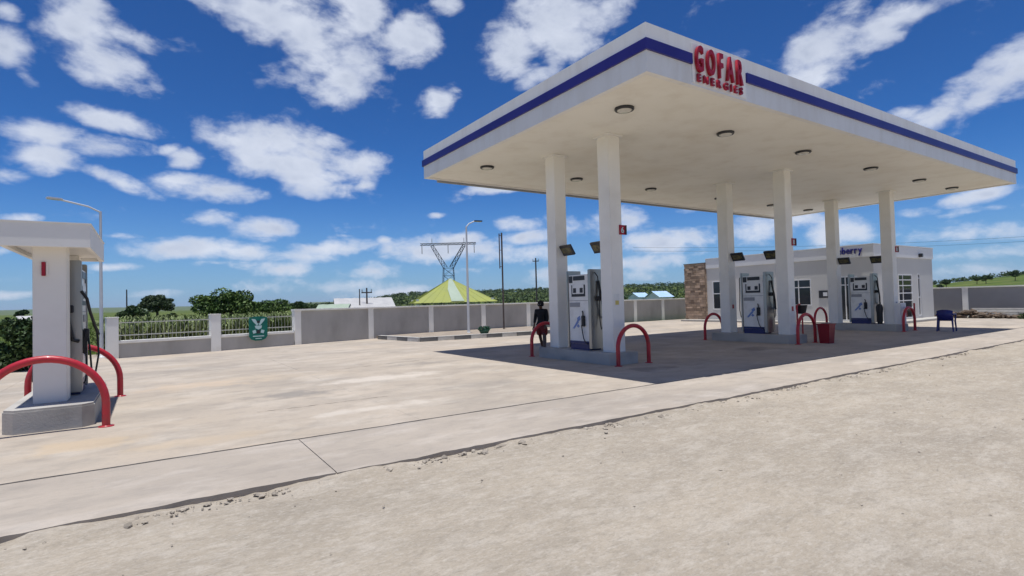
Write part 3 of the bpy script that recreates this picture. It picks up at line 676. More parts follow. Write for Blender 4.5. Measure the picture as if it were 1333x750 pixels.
for i, x in enumerate(COLX):
    for j in (0, 1):
        if protos[j] is None: o = protos[j] = flood(-1 if j == 0 else 1)
        else: o = copy_tree(protos[j])
        o.location = (x + 0.02, COLY[1]-0.2, 3.0) if j == 0 else (x + 0.02, COLY[0]+0.2, 2.96)
        tag(o, f"dark floodlight on the {'rear' if j == 0 else 'front'} column of the {('nearest', 'middle', 'farthest')[i]} pair", 'floodlight', 'floodlights on the canopy columns')
for i, (x, ch, l) in enumerate(((9.67, '6', 'red number plate high on the front column of the nearest pair'), (17.51, '8', 'red number plate high on the front column of the middle pair'), (25.2, '8', 'small dark red number plate high on the front column of the farthest pair'))):
    o = empty('number_plate', (x+0.2, 9.797, 3.20)); tag(o, l, 'sign', 'red number plates on the front columns')
    MB().box(-0.11, 0.085, -0.022, 0, 0, 0.24, 0.003).build('plate', REDSIGN, o)
    letters(ch, 'numeral', SIGNW, o, 0.15, 0.006, (-0.062, -0.026, 0.045), 0.0, 1.05, 0.02)
    MB().box(0.088, 0.115, -0.05, 0.0, 0.0, 0.24, 0.003).build('side_flange', POLE, o)
def sticker(x, y, z, wd, ht, m, label, strip=None):
    o = empty('wall_notice', (x, y, z)); tag(o, label, 'notice')
    MB().box(0, wd, -0.006, 0, 0, ht, 0.002).build('sheet', m, o)
    if strip: MB().box(wd*0.15, wd*0.85, -0.009, -0.0065, ht*0.1, ht*0.45).build('print', strip, o)
sticker(9.53, 9.799, 1.42, 0.17, 0.30, PUMPW, 'pale notice with yellow edge on the nearest front column', YELLOW)
sticker(17.43, 9.799, 1.0, 0.16, 0.44, PUMPW, 'pale notice with red print on the middle front column', REDSIGN)
sticker(25.1, 9.799, 1.0, 0.2, 0.40, PUMPW, 'grey notice on the farthest front column', GREYSTRIP)
sticker(17.42, 11.969, 1.1, 0.15, 0.40, PUMPW, 'narrow notice with red print on the middle rear column', REDSIGN)

# ================================================================== BOUNDARY: RAILING FENCE AND WALLS
def post_mesh(h, wd=0.3):
    return MB().box(-wd/2, wd/2, -wd/2, wd/2, -0.05, h-0.04, 0.008).box(-wd/2-0.012, wd/2+0.012, -wd/2-0.012, wd/2+0.012, h-0.039, h, 0.006)
def seg(a, b): 
    a, b = Vector(a), Vector(b); return (b-a).length, math.atan2(b.y-a.y, b.x-a.x)
P = [(-1.11, 23.2), (2.05, 23.75), (5.2, 24.55), (8.72, 25.5)]
fe = empty('railing_fence', (P[0][0], P[0][1], 0)); tag(fe, 'low grey wall with white posts and thin pale railings before the crops', 'fence')
def fpart(mb, n, m, p, rz=0.0, root=None):
    root = root or fe
    o = mb.build(n, m, root); o.location = (p[0]-root.location.x, p[1]-root.location.y, 0); o.rotation_euler.z = rz; return o
for i in (0, 1): fpart(post_mesh(1.42, 0.34), 'post', WALLW, P[i], seg(P[0], P[1])[1])
barmesh = None
for i in (0, 1):
    L, rz = seg(P[i], P[i+1])
    fpart(MB().box(0.172, L-0.172, -0.10, 0.10, -0.05, 0.50), 'low_wall', WALLG, P[i], rz)
    fpart(MB().box(0.173, L-0.173, -0.14, 0.14, 0.503, 0.60, 0.006), 'coping', WALLW, P[i], rz)
    for z in (0.76, 1.20): fpart(MB().box(0.172, L-0.172, -0.015, 0.015, z, z+0.034), 'rail', RAILM, P[i], rz)
    n = 22
    for k in range(n):
        x = 0.25 + (L-0.5)*k/(n-1)
        if barmesh is None:
            o = fpart(MB().box(-0.004, 0.004, -0.004, 0.004, 0.604, 1.30), 'bar', RAILM, (P[i][0]+x*math.cos(rz), P[i][1]+x*math.sin(rz)), rz); barmesh = o
        else:
            o = barmesh.copy(); COL.objects.link(o); o.parent = fe
            o.location = (P[i][0]+x*math.cos(rz)-fe.location.x, P[i][1]+x*math.sin(rz)-fe.location.y, 0); o.rotation_euler.z = rz
# solid wall
def solid_wall(label, pts, h, m=None):
    root = empty('boundary_wall', (pts[0][0], pts[0][1], 0)); tag(root, label, 'wall')
    for i, p in enumerate(pts):
        rz = seg(pts[max(0, i-1)], pts[max(0, i-1)+1])[1]
        fpart(post_mesh(h-0.062, 0.28), 'post', WALLW, p, rz, root)
    for i in range(len(pts)-1):
        L, rz = seg(pts[i], pts[i+1])
        fpart(MB().box(0.142, L-0.142, -0.09, 0.09, -0.05, h-0.065), 'panel', m or WALLG, pts[i], rz, root)
        fpart(MB().box(0.001 if i else -0.16, L-0.001, -0.17, 0.17, h-0.06, h+0.01, 0.006), 'coping', WALLW, pts[i], rz, root)
    return root
wp = [P[2], P[3], (12.1, 26.0), (15.35, 26.15), (18.5, 26.3), (21.6, 26.4), (24.7, 26.5), (27.7, 26.6), (30.6, 26.7), (33.8, 26.7), (37, 26.7), (40, 26.7)]
solid_wall('long grey panelled wall with white posts and coping behind the forecourt', wp, 1.50)
solid_wall('grey wall with white coping at the right beyond the shop', [(40.15, 26.3), (40.15, 23.6), (40.15, 20.7), (40.15, 17.8), (40.15, 14.9), (40.15, 12.0), (40.15, 9.0), (40.15, 6.0), (40.15, 3.0), (40.15, 0)], 1.76, WALLD)

# green sign on the fence
o = empty('green_sign', (3.55, 24.03, 0.30), seg(P[1], P[2])[1]); tag(o, 'green emblem board hung on the railing fence', 'sign')
def plate(mb, poly, y0, y1):
    n = len(poly); mb.add([(x, y0, z) for x, z in poly] + [(x, y1, z) for x, z in poly], [tuple(range(n)), tuple(range(n, 2*n))[::-1]] + [(i, (i+1) % n, n+(i+1) % n, n+i) for i in range(n)]); return mb
shield = [(-0.36, 0.18), (-0.28, 0.06), (-0.12, 0.0), (0.12, 0.0), (0.28, 0.06), (0.36, 0.18), (0.37, 0.80), (0.34, 0.93), (0.12, 0.965), (-0.12, 0.965), (-0.34, 0.93), (-0.37, 0.80)]
plate(MB(), shield, -0.19, -0.165).build('board', SIGNG, o)
em = MB()
plate(em, [(-0.27, 0.88), (-0.12, 0.86), (0.0, 0.66), (-0.06, 0.60), (-0.22, 0.78)], -0.195, -0.191)
plate(em, [(0.27, 0.88), (0.22, 0.78), (0.06, 0.60), (0.004, 0.655), (0.12, 0.86)], -0.1955, -0.1911)
plate(em, [(-0.14, 0.60), (0.14, 0.60), (0.18, 0.70), (0.10, 0.52), (0, 0.46), (-0.10, 0.52), (-0.18, 0.70)][:2] + [(0.12, 0.50), (0.0, 0.44), (-0.12, 0.50)], -0.1965, -0.192)
plate(em, [(-0.24, 0.40), (-0.12, 0.44), (-0.08, 0.32), (-0.2, 0.28)], -0.195, -0.191)
plate(em, [(0.24, 0.40), (0.2, 0.28), (0.08, 0.32), (0.12, 0.44)], -0.195, -0.191)
plate(em, [(-0.22, 0.20), (0.22, 0.20), (0.22, 0.16), (-0.22, 0.16)], -0.195, -0.191)
plate(em, [(-0.12, 0.10), (0.12, 0.10), (0.12, 0.07), (-0.12, 0.07)], -0.195, -0.191)
em.build('emblem', SIGNW, o)
o2 = MB(); plate(o2, [(-0.07, 0.80), (0.07, 0.80), (0.05, 0.70), (-0.05, 0.70)], -0.199, -0.1967); plate(o2, [(-0.06, 0.42), (0.06, 0.42), (0.08, 0.28), (-0.08, 0.28)], -0.199, -0.1967); o2.build('emblem_mark', DARK, o)

# ---- planting bed with painted kerb
KB = [(8.9, 24.75), (9.45, 21.35), (14.9, 20.95), (18.4, 21.3)]
ke = empty('painted_kerb', (9.45, 21.35, 0)); tag(ke, 'kerb of alternate dark and white blocks round the bed by the wall', 'kerb')
kmesh = {}
cnt = 0
for a, b in zip(KB[:-1], KB[1:]):
    L, rz = seg(a, b); n = round(L/0.82)
    for k in range(n):
        dark = cnt % 2 == 0; cnt += 1
        x = (k+0.5)*L/n
        key = (dark, round(L/n, 2))
        q = kmesh.get(key)
        if q is None: q = kmesh[key] = MB().box(-L/n/2+0.006, L/n/2-0.006, -0.08, 0.08, -0.02, 0.17, 0.012).build('kerbstone', KERBD if dark else KERBW, ke)
        else:
            q = q.copy(); COL.objects.link(q); q.parent = ke
        q.location = (a[0]+x*math.cos(rz)-9.45, a[1]+x*math.sin(rz)-21.35, 0); q.rotation_euler.z = rz
    fpart(MB().box(0.05, L-0.05, -0.085, 0.085, 0.171, 0.185, 0.004), 'kerb_top', KERBW, a, rz, ke)
vs = [(8.98, 25.3), (9.55, 21.45), (14.9, 21.05), (18.4, 21.4), (18.4, 26.1), (12.1, 25.8)]
tag(MB().prism(vs, 0.006, 0.12).build('planting_bed', SOIL), kind='structure')
pot = empty('plant_pot', (12.85, 21.75, 0.12)); pot.scale = (0.75, 0.75, 0.75); tag(pot, 'low dark green bushy plant in a pot beside the lamp post', 'potted plant')
MB().lathe([(0.22, 0), (0.32, 0.22), (0.34, 0.24), (0.30, 0.24)], 18).build('pot', POTG, pot)
quads('leaves', leaf_quads(ellipsoid_leaves(220, (0, 0, 0.33), (0.42, 0.36, 0.16)), 0.07), leafmat('leaf_pot', (0.02, 0.09, 0.05), (0.03, 0.11, 0.06)), pot)

# ---- street lamps
def street_lamp(x, y, z0, h, arm, ang, label, rise=0.15, r=0.05, hm=None):
    t = empty('street_lamp', (x, y, z0), ang); tag(t, label, 'street lamp')
    MB().tube([(0, 0, 0), (0, 0, h*0.45), (0, 0, h)], [r*1.3, r*1.1, r*0.8], 12).build('pole', GALV, t)
    MB().lathe([(0.13, 0), (0.13, 0.03), (0.08, 0.04), (0.075, 0.22)], 14).build('base', GALV, t)
    MB().tube([(0, 0, h-0.03), (arm*0.25, 0, h+rise*0.5), (arm*0.8, 0, h+rise)], 0.03, 8).build('arm', GALV, t)
    hd = MB().box(arm*0.75, arm*0.75+0.42, -0.09, 0.09, h+rise-0.02, h+rise+0.04, 0.015).build('lamp_head', hm or DARK, t)
    MB().box(arm*0.75+0.06, arm*0.75+0.38, -0.07, 0.07, h+rise-0.03, h+rise-0.021).build('lamp_lens', LAMPGLASS, hd)
    return t
street_lamp(13.0, 23.5, 0.0, 5.35, 0.55, R(-10), 'white street lamp post in the kerbed bed before the wall', 0.28, 0.052)
street_lamp(-1.44, 23.9, 0.0, 5.15, 1.5, R(180+28), 'tall pale street lamp rising behind the small left shelter', 0.24, 0.047, GALV)
t = empty('slim_mast', (15.95, 24.9, 0)); tag(t, 'slim dark mast with a second rod beside its upper half', 'pole')
MB().tube([(0, 0, 0), (0, 0, 5.35)], 0.045, 8).build('mast', POLE, t)
MB().tube([(-0.16, 0, 3.4), (-0.16, 0, 5.3)], 0.03, 8).build('rod', POLE, t)
for z in (3.5, 4.4, 5.2): MB().bar((-0.17, 0, z), (0.0, 0, z), 0.03).build('clamp', POLE, t)

# ================================================================== SHOP
shop = empty('shop_building', (30, 12.6, 0)); tag(shop, 'low grey and white station shop with flat roof behind the pumps', 'building')
def spt(mb, n, m, parent=None):
    if parent: return mb.build(n, m, parent)
    o = mb.build(n, m, shop); o.location = (-30, -12.6, 0); return o
BX, BY0, BY1, BXE = 30.0, 12.6, 22.4, 37.2
# wall with real openings: built from pieces round each opening
def wall_open(x_or_y, a, b, z0, z1, opens, th, axis):
    mb = MB(); cur = a
    def bx(p, q, r, s):
        if q - p < 1e-4 or s - r < 1e-4: return
        if axis == 'Y': mb.box(x_or_y, x_or_y+th, p, q, r, s)
        else: mb.box(p, q, x_or_y, x_or_y+th, r, s)
    for (p, q, r, s) in sorted(opens):
        bx(cur, p, z0, z1); bx(p, q, z0, r); bx(p, q, s, z1); cur = q
    bx(cur, b, z0, z1); return mb
opF = [(13.35, 14.55, 0.15, 2.45), (15.7, 17.15, 0.95, 2.4), (17.9, 19.0, 0.15, 2.45), (20.95, 21.95, 0.75, 2.55)]
opR = [(32.72, 34.42, 0.15, 2.50), (35.12, 35.45, 0.22, 2.55)]
spt(wall_open(BX, BY0, BY1, 0.0, 3.38, opF, 0.2, 'Y'), 'front_wall', SHOPG)
spt(wall_open(BY0, BX+0.2, BXE, 0.0, 3.38, opR, 0.2, 'X'), 'side_wall', SHOPG)
spt(MB().box(BX+0.2, BXE, BY1-0.2, BY1, 0, 3.38), 'rear_wall', SHOPG)
spt(MB().box(BXE-0.2, BXE, BY0+0.2, BY1-0.2, 0, 3.38), 'end_wall', SHOPG)
spt(MB().box(BX-0.05, BXE+0.05, BY0-0.05, BY1, 3.382, 3.98, 0.01), 'parapet', SHOPW)
spt(MB().box(BX-0.075, BXE+0.075, BY0-0.075, BY1, 3.983, 4.03, 0.006), 'parapet_cap', SHOPW)
spt(MB().box(BX+0.21, BXE-0.21, BY0+0.21, BY1-0.21, 0.02, 0.10), 'floor', CONC)
spt(MB().box(BX-0.9, BX-0.001, BY0-0.9, BY1+1.4, 0.003, 0.11, 0.01), 'front_step', ISLAND)
spt(MB().box(BX+0.0, BXE, BY0-0.9, BY0-0.001, 0.003, 0.11, 0.01), 'side_step', ISLAND)
def window(axis, base, p, q, r, s, vs_, hs, nm='window'):
    """frame, mullions and panes set in an opening."""
    def bxx(m, a, b, c, d, d0_, d1_, bev=0.0):
        if axis == 'Y': m.box(base+d0_, base+d1_, a, b, c, d, bev)
        else: m.box(a, b, base+d0_, base+d1_, c, d, bev)
    w_ = 0.055; m = MB()
    bxx(m, p, p+w_, r, s, -0.015, 0.07); bxx(m, q-w_, q, r, s, -0.015, 0.07)
    bxx(m, p+w_, q-w_, r, r+w_, -0.014, 0.069); bxx(m, p+w_, q-w_, s-w_, s, -0.014, 0.069)
    fr = spt(m, nm, SHOPW)
    mu = MB()
    for v in vs_: bxx(mu, v-0.025, v+0.025, r+w_, s-w_, 0.0, 0.06)
    for h in hs: bxx(mu, p+w_, q-w_, h-0.025, h+0.025, -0.003, 0.063)
    if vs_ or hs: spt(mu, 'mullion', SHOPW, fr)
    cols = [p+w_] + sorted(vs_) + [q-w_]; rows = [r+w_] + sorted(hs) + [s-w_]
    for i in range(len(cols)-1):
        for j in range(len(rows)-1):
            g_ = MB(); bxx(g_, cols[i]+0.004, cols[i+1]-0.004, rows[j]+0.004, rows[j+1]-0.004, 0.025, 0.035); spt(g_, 'pane', GLASS, fr)
    return fr
window('Y', BX, 20.95, 21.95, 0.75, 2.55, [21.4], [1.75])
window('Y', BX, 17.9, 19.0, 0.15, 2.45, [18.45], [2.0], 'glazed_door')
window('Y', BX, 15.7, 17.15, 0.95, 2.4, [16.4], [1.95])
window('Y', BX, 13.35, 14.55, 0.15, 2.45, [13.95], [2.0], 'glazed_door')
window('X', BY0, 32.72, 34.42, 0.15, 2.50, [33.3], [0.7, 1.1, 1.5, 1.9, 2.2], 'glazed_door')
window('X', BY0, 35.12, 35.45, 0.22, 2.55, [], [1.25, 2.3])
spt(MB().box(BX-0.03, BX-0.001, 14.62, 15.3, 1.35, 1.75, 0.004), 'notice_board', DARK)
spt(MB().box(BX-0.036, BX-0.031, 14.85, 15.07, 1.45, 1.65), 'notice_sheet', SHOPW)
spt(MB().box(35.25, 35.45, BY0-0.22, BY0-0.051, 3.45, 3.65, 0.02), 'security_lamp', DARK)
# stone-faced pier
MBc = MB(); y = 22.41
spt(MB().box(BX-0.10, BX+1.2, 22.405, 24.02, 0, 3.70), 'stone_pier', MORTAR)
cl = MB(); z = 0.02; row = 0
while z < 3.72:
    hgt = random.uniform(0.11, 0.19); hgt = min(hgt, 3.74-z)
    yy = 22.42 - (0.15 if row % 2 else 0.0)
    while yy < 24.0:
        L = random.uniform(0.22, 0.5); a, b = max(yy, 22.42), min(yy+L, 24.03)
        if b - a > 0.05: cl.box(BX-0.12-random.uniform(0.0, 0.035), BX-0.098, a+0.006, b-0.006, z+0.006, z+hgt-0.006)
        yy += L
    xx = BX-0.1
    while xx < BX+1.2:
        L = random.uniform(0.25, 0.45); cl.box(xx+0.006, min(xx+L, BX+1.2)-0.006, 22.385-random.uniform(0.0, 0.02), 22.407, z+0.006, z+hgt-0.006); xx += L
    z += hgt; row += 1
o = spt(cl, 'stone_facing', CLAD); o['kind'] = 'stuff'
spt(MB().box(BX-0.16, BX+1.25, 22.36, 24.06, 3.742, 3.79, 0.008), 'pier_cap', MORTAR)
# shop lettering on the parapet: an own thing
ss = empty('shop_lettering', (BX-0.055, 14.72, 3.56)); tag(ss, 'blue raised shop lettering on the white parapet, partly behind a column', 'sign')
_, wid = letters('Blueberry', 'letter', BLUE, ss, 0.36, 0.05, (-0.035, 0.0, 0.03), 0.036, 0.76, 0.02, axis='Y')

# ================================================================== SMALL THINGS ON THE FORECOURT
# red bin by the middle hoop
b = empty('red_bin', (18.05, 9.02, 0)); tag(b, 'red open topped plastic bin with pale rim by the middle island hoop', 'bin')
MB().add(*(lambda w0, w1, h: ([(-w0, -w0, 0), (w0, -w0, 0), (w0, w0, 0), (-w0, w0, 0), (-w1, -w1, h), (w1, -w1, h), (w1, w1, h), (-w1, w1, h), (-w1+.03, -w1+.03, h), (w1-.03, -w1+.03, h), (w1-.03, w1-.03, h), (-w1+.03, w1-.03, h), (-w0+.03, -w0+.03, .05), (w0-.03, -w0+.03, .05), (w0-.03, w0-.03, .05), (-w0+.03, w0-.03, .05)],
      [(3, 2, 1, 0)] + [(i, (i+1) % 4, 4+(i+1) % 4, 4+i) for i in range(4)] + [(4+i, 4+(i+1) % 4, 8+(i+1) % 4, 8+i) for i in range(4)] + [(8+i, 8+(i+1) % 4, 12+(i+1) % 4, 12+i) for i in range(4)] + [(12, 13, 14, 15)]))(0.15, 0.19, 0.62)).build('body', BINR, b)
MB().box(-0.13, 0.13, -0.13, 0.13, 0.47, 0.58, 0.03).build('liner', PUMPW, b)
rim = MB(); 
for s in (-1, 1): rim.box(-0.206, 0.206, s*0.198-0.010, s*0.198+0.010, 0.59, 0.625).box(s*0.198-0.010, s*0.198+0.010, -0.187, 0.187, 0.59, 0.625)
rim.build('rim', BINR, b)
# fire bucket stand behind the middle hoop
s_ = empty('bucket_stand', (18.25, 9.95, 0)); tag(s_, 'red post stand holding a black bucket behind the middle front hoop', 'bucket stand')
MB().tube([(-0.2, 0, 0), (-0.2, 0, 1.22), (0.0, 0, 1.25)], 0.03, 8).build('post', RED, s_)
MB().tube([(0.12, 0, 0), (0.12, 0, 0.92)], 0.025, 8).build('leg', RED, s_)
MB().lathe([(0.13, 0.93), (0.19, 1.2), (0.2, 1.22), (0.17, 1.21), (0.12, 0.96), (0.0, 0.96)], 18, (0.06, 0, 0)).build('bucket', BLACK, s_)
def extinguisher(x, y, z, label, m=None):
    e = empty('fire_extinguisher', (x, y, z)); tag(e, label, 'fire extinguisher', 'fire extinguishers on the islands')
    MB().lathe([(0.07, 0), (0.075, 0.03), (0.075, 0.44), (0.05, 0.51), (0.025, 0.54)], 16).build('cylinder', m or RED, e)
    MB().tube([(0, 0, 0.53), (0, 0, 0.58), (-0.07, 0, 0.60)], 0.02, 8).build('valve', DARK, e)
    MB().tube([(0.02, 0, 0.57), (0.10, 0, 0.5), (0.105, 0, 0.3), (0.10, 0, 0.18)], 0.012, 8).build('hose', BLACK, e)
    return e
extinguisher(17.72, 10.35, IH, 'red fire extinguisher right of the middle dispenser')
extinguisher(9.33, 12.45, IH, 'small dark extinguisher at the foot of the nearest rear column', POLE).scale = (0.65, 0.65, 0.65)
# white cabinet on the far island front
c = empty('white_cabinet', (25.2, 9.66, IH)); tag(c, 'plain white box cabinet against the farthest front column', 'cabinet')
MB().box(-0.26, 0.24, -0.10, 0.135, 0, 0.85, 0.01).build('body', SHOPW, c)
MB().box(-0.23, 0.21, -0.112, -0.102, 0.05, 0.80, 0.005).build('door', SHOPW, c)
# red sand-box stand by the far hoop
s2 = empty('red_stand', (25.65, 9.75, 0)); tag(s2, 'red painted post stand beside the farthest front hoop', 'stand')
MB().tube([(-0.25, 0, 0), (-0.25, 0, 1.05)], 0.035, 8).build('post', RED, s2)
MB().tube([(0.55, -0.2, 0), (0.55, -0.2, 1.1)], 0.035, 8).build('post', RED, s2)
MB().box(-0.28, 0.1, -0.12, 0.12, 0.55, 0.95, 0.02).build('tray', RED, s2)
# bag-like shape standing in for an unidentified dark object right of the far dispenser
k = empty('black_object', (24.95, 10.32, IH)); tag(k, 'slim unidentified black object between the farthest dispenser and front column', 'object')
MB().lathe([(0.08, 0), (0.11, 0.12), (0.11, 0.45), (0.13, 0.58), (0.13, 0.70), (0.09, 0.80), (0.03, 0.82)], 14).build('dark_shape', BLACK, k)
MB().tube([(0.1, 0, 0), (0.1, 0, 0.9)], 0.02, 6).build('stand_pole', DARK, k)
# blue plastic armchair
def chair():
    t = empty('plastic_chair')
    MB().box(-0.23, 0.23, -0.22, 0.22, 0.41, 0.445, 0.015).build('seat', CHAIRB, t)
    bk = MB(); n = 9; vs = []; fs = []
    for i in range(n):
        u = -1 + 2*i/(n-1)
        for (z, yb) in ((0.42, 0.20), (0.62, 0.25), (0.80, 0.29)):
            top = 0.80 + 0.05*(1-u*u) if z == 0.80 else z
            for d in (0.0, 0.02): vs.append((0.25*u, yb - 0.06*u*u + d, top))
    for i in range(n-1):
        for j in range(2):
            a = i*6 + j*2; b_ = a + 6
            fs += [(a, a+2, b_+2, b_), (a+1, b_+1, b_+3, a+3)]
        a = i*6+4; b_ = a+6; fs.append((a, a+1, b_+1, b_)); a = i*6; b_ = a+6; fs.append((a, b_, b_+1, a+1))
    fs += [(0, 1, 3, 2), (2, 3, 5, 4), ((n-1)*6, (n-1)*6+2, (n-1)*6+3, (n-1)*6+1), ((n-1)*6+2, (n-1)*6+4, (n-1)*6+5, (n-1)*6+3)]
    bk.add(vs, fs, True).build('backrest', CHAIRB, t)
    for sx in (-1, 1):
        MB().tube([(sx*0.25, 0.24, 0.66), (sx*0.28, 0.10, 0.67), (sx*0.285, -0.20, 0.66), (sx*0.27, -0.25, 0.60)], 0.026, 8).build('armrest', CHAIRB, t)
        MB().tube([(sx*0.27, -0.25, 0.60), (sx*0.25, -0.23, 0.40), (sx*0.275, -0.26, 0.0)], [0.026, 0.03, 0.024], 8).build('leg', CHAIRB, t)
        MB().tube([(sx*0.22, 0.20, 0.44), (sx*0.25, 0.28, 0.0)], [0.032, 0.024], 8).build('leg', CHAIRB, t)
    return t
ch = chair(); ch.location = (25.75, 8.35, 0); ch.rotation_euler.z = R(100); tag(ch, 'blue plastic armchair standing at the far edge of the canopy shade', 'chair')
# timber and rubble by the right wall
for i, (x, y, z, L, a) in enumerate([(38.6, 9.7, 0.30, 3.2, 84), (38.75, 9.9, 0.36, 3.0, 86), (38.4, 9.6, 0.10, 2.6, 80), (38.9, 10.0, 0.46, 2.8, 88), (38.5, 10.4, 0.20, 2.2, 92), (38.7, 9.2, 0.05, 3.0, 86)]):
    o = empty('white_timber', (x, y, z), R(a)); tag(o, ('second highest white timber of the pile by the right wall', 'third highest white timber of the pile by the right wall', 'lowest rear white timber of the pile by the right wall', 'topmost white timber of the pile by the right wall', 'short white timber at the left end of the pile', 'lowest front white timber of the pile by the right wall')[i], 'timber', 'white timbers piled by the right wall')
    MB().box(-L/2, L/2, -0.07, 0.07, 0, 0.07, 0.006).build('plank', TIMBER, o)
T = stones(260, (37.9, 39.2), lambda x: random.uniform(9.0, 13.0), 0.13, lambda x, y: 0.06 + 0.32*random.random()*max(0, 1-abs(y-11.3)/2.2))
tag(quads('rubble_heap', T, RUBBLE, n=3), 'brown heap of broken rubble under the timbers by the right wall', 'rubble', kind='stuff')
tag(quads('weed_clump', leaf_quads(ellipsoid_leaves(300, (37.9, 8.6, 0.12), (0.5, 0.6, 0.2)), 0.09), LEAF_DARK), 'low weeds growing at the right end of the slab', 'weeds', kind='stuff')

# ================================================================== PERSON
def skin_mesh(name, verts, edges, radii, m, parent, root=0, sub=1):
    me = bpy.data.meshes.new(name); me.from_pydata(verts, edges, []); o = link(name, me, m, parent)
    sk = o.modifiers.new('skin', 'SKIN'); sk.use_smooth_shade = True
    for i, r in enumerate(radii):
        r = r if isinstance(r, tuple) else (r, r); me.skin_vertices[0].data[i].radius = r
    me.skin_vertices[0].data[root].use_root = True
    if sub: s = o.modifiers.new('sub', 'SUBSURF'); s.levels = sub; s.render_levels = sub
    return o
pe = empty('person', (10.40, 14.0, 0.0), R(-60)); pe.scale = (1.04, 1.04, 0.99); tag(pe, 'person in a black top and maroon shorts standing by the nearest rear column', 'person')
# faces local -Y; leans a little, right hand on the column
V = [(0, 0.02, 0.83), (0, 0.01, 0.98), (0, 0.0, 1.14), (0, -0.01, 1.27), (0, -0.02, 1.35), (0, -0.04, 1.42), (0, -0.055, 1.49), (0, -0.05, 1.56),
     (0.085, 0.02, 0.80), (0.10, -0.06, 0.45), (0.10, -0.02, 0.09), (0.11, -0.15, 0.04),
     (-0.085, 0.02, 0.80), (-0.11, 0.12, 0.45), (-0.12, 0.30, 0.10), (-0.12, 0.18, 0.04),
     (0.15, 0.0, 1.30), (0.20, -0.02, 1.05), (0.22, -0.16, 0.87), (0.22, -0.22, 0.82),
     (-0.15, 0.0, 1.30), (-0.22, 0.04, 1.05), (-0.22, -0.06, 0.84), (-0.22, -0.09, 0.77)]
Ed = [(0, 1), (1, 2), (2, 3), (3, 4), (4, 5), (5, 6), (6, 7), (0, 8), (8, 9), (9, 10), (10, 11), (0, 12), (12, 13), (13, 14), (14, 15), (3, 16), (16, 17), (17, 18), (18, 19), (3, 20), (20, 21), (21, 22), (22, 23)]
Rd = [(0.13, 0.10), (0.115, 0.09), (0.13, 0.095), (0.12, 0.085), 0.05, 0.058, (0.085, 0.095), (0.07, 0.075), 0.085, 0.055, 0.036, 0.035, 0.085, 0.055, 0.036, 0.035, 0.055, 0.038, 0.027, 0.028, 0.055, 0.038, 0.027, 0.028]
for hx, hy, hz, base in ((0.22, -0.22, 0.82, 19), (-0.22, -0.09, 0.77, 23)):
    for k, (dx, dy, L) in enumerate(((-0.024, -0.012, 0.055), (-0.008, -0.018, 0.064), (0.008, -0.018, 0.06), (0.024, -0.012, 0.046), (-0.03, 0.012, 0.04))):
        i0 = len(V); V += [(hx+dx*1.3, hy+dy-0.015, hz-0.035), (hx+dx*1.5, hy+dy*1.4-0.028, hz-0.035-L)]; Ed += [(base, i0), (i0, i0+1)]; Rd += [0.009, 0.0075]
for dx in (-0.03, 0.03):
    pass
skin_mesh('body', V, Ed, Rd, SKIN, pe)
hd = MB(); hd.lathe([(0.0, 0.13), (0.05, 0.12), (0.085, 0.08), (0.10, 0.02), (0.098, -0.03), (0.08, -0.06), (0.0, -0.06)], 16, (0, -0.03, 1.50)); hd.build('hair', TOP, pe)
fc = MB()
for sx in (-1, 1): fc.box(sx*0.032-0.010, sx*0.032+0.010, -0.146, -0.138, 1.497, 1.507, 0.002)
fc.build('eyes', PUMPW, pe)
fc = MB(); fc.add([(-0.012, -0.142, 1.465), (0.012, -0.142, 1.465), (0, -0.168, 1.468), (0, -0.145, 1.50)], [(0, 1, 2), (0, 2, 3), (1, 3, 2), (0, 3, 1)]); fc.box(-0.022, 0.022, -0.147, -0.138, 1.434, 1.446, 0.003)
for sx in (-1, 1): fc.box(sx*0.088-0.008, sx*0.088+0.008, -0.07, -0.03, 1.465, 1.515, 0.004)
fc.build('face_features', SKIN, pe)
skin_mesh('shirt', [(0, 0.02, 0.86), (0, 0.01, 0.98), (0, 0, 1.14), (0, -0.01, 1.27), (0, -0.02, 1.33), (0.16, 0, 1.295), (0.205, -0.02, 1.05), (0.22, -0.14, 0.90), (-0.16, 0, 1.295), (-0.225, 0.04, 1.05), (-0.225, -0.045, 0.88)],
          [(0, 1), (1, 2), (2, 3), (3, 4), (3, 5), (5, 6), (6, 7), (3, 8), (8, 9), (9, 10)], [(0.165, 0.13), (0.15, 0.12), (0.155, 0.12), (0.145, 0.11), 0.065, 0.075, 0.056, 0.042, 0.075, 0.056, 0.042], TOP, pe, 1)
skin_mesh('shorts', [(0, 0.02, 0.90), (0, 0.02, 0.80), (0.095, 0.01, 0.74), (0.105, -0.05, 0.48), (-0.095, 0.03, 0.74), (-0.115, 0.11, 0.48)], [(0, 1), (1, 2), (2, 3), (1, 4), (4, 5)],
          [(0.16, 0.13), (0.165, 0.135), 0.115, 0.10, 0.115, 0.10], SKIRT, pe, 0)
skin_mesh('shoes', [(0.10, -0.0, 0.045), (0.112, -0.17, 0.035)], [(0, 1)], [0.05, 0.042], TOP, pe); skin_mesh('shoes', [(-0.12, 0.31, 0.06), (-0.12, 0.16, 0.035)], [(0, 1)], [0.05, 0.042], TOP, pe)

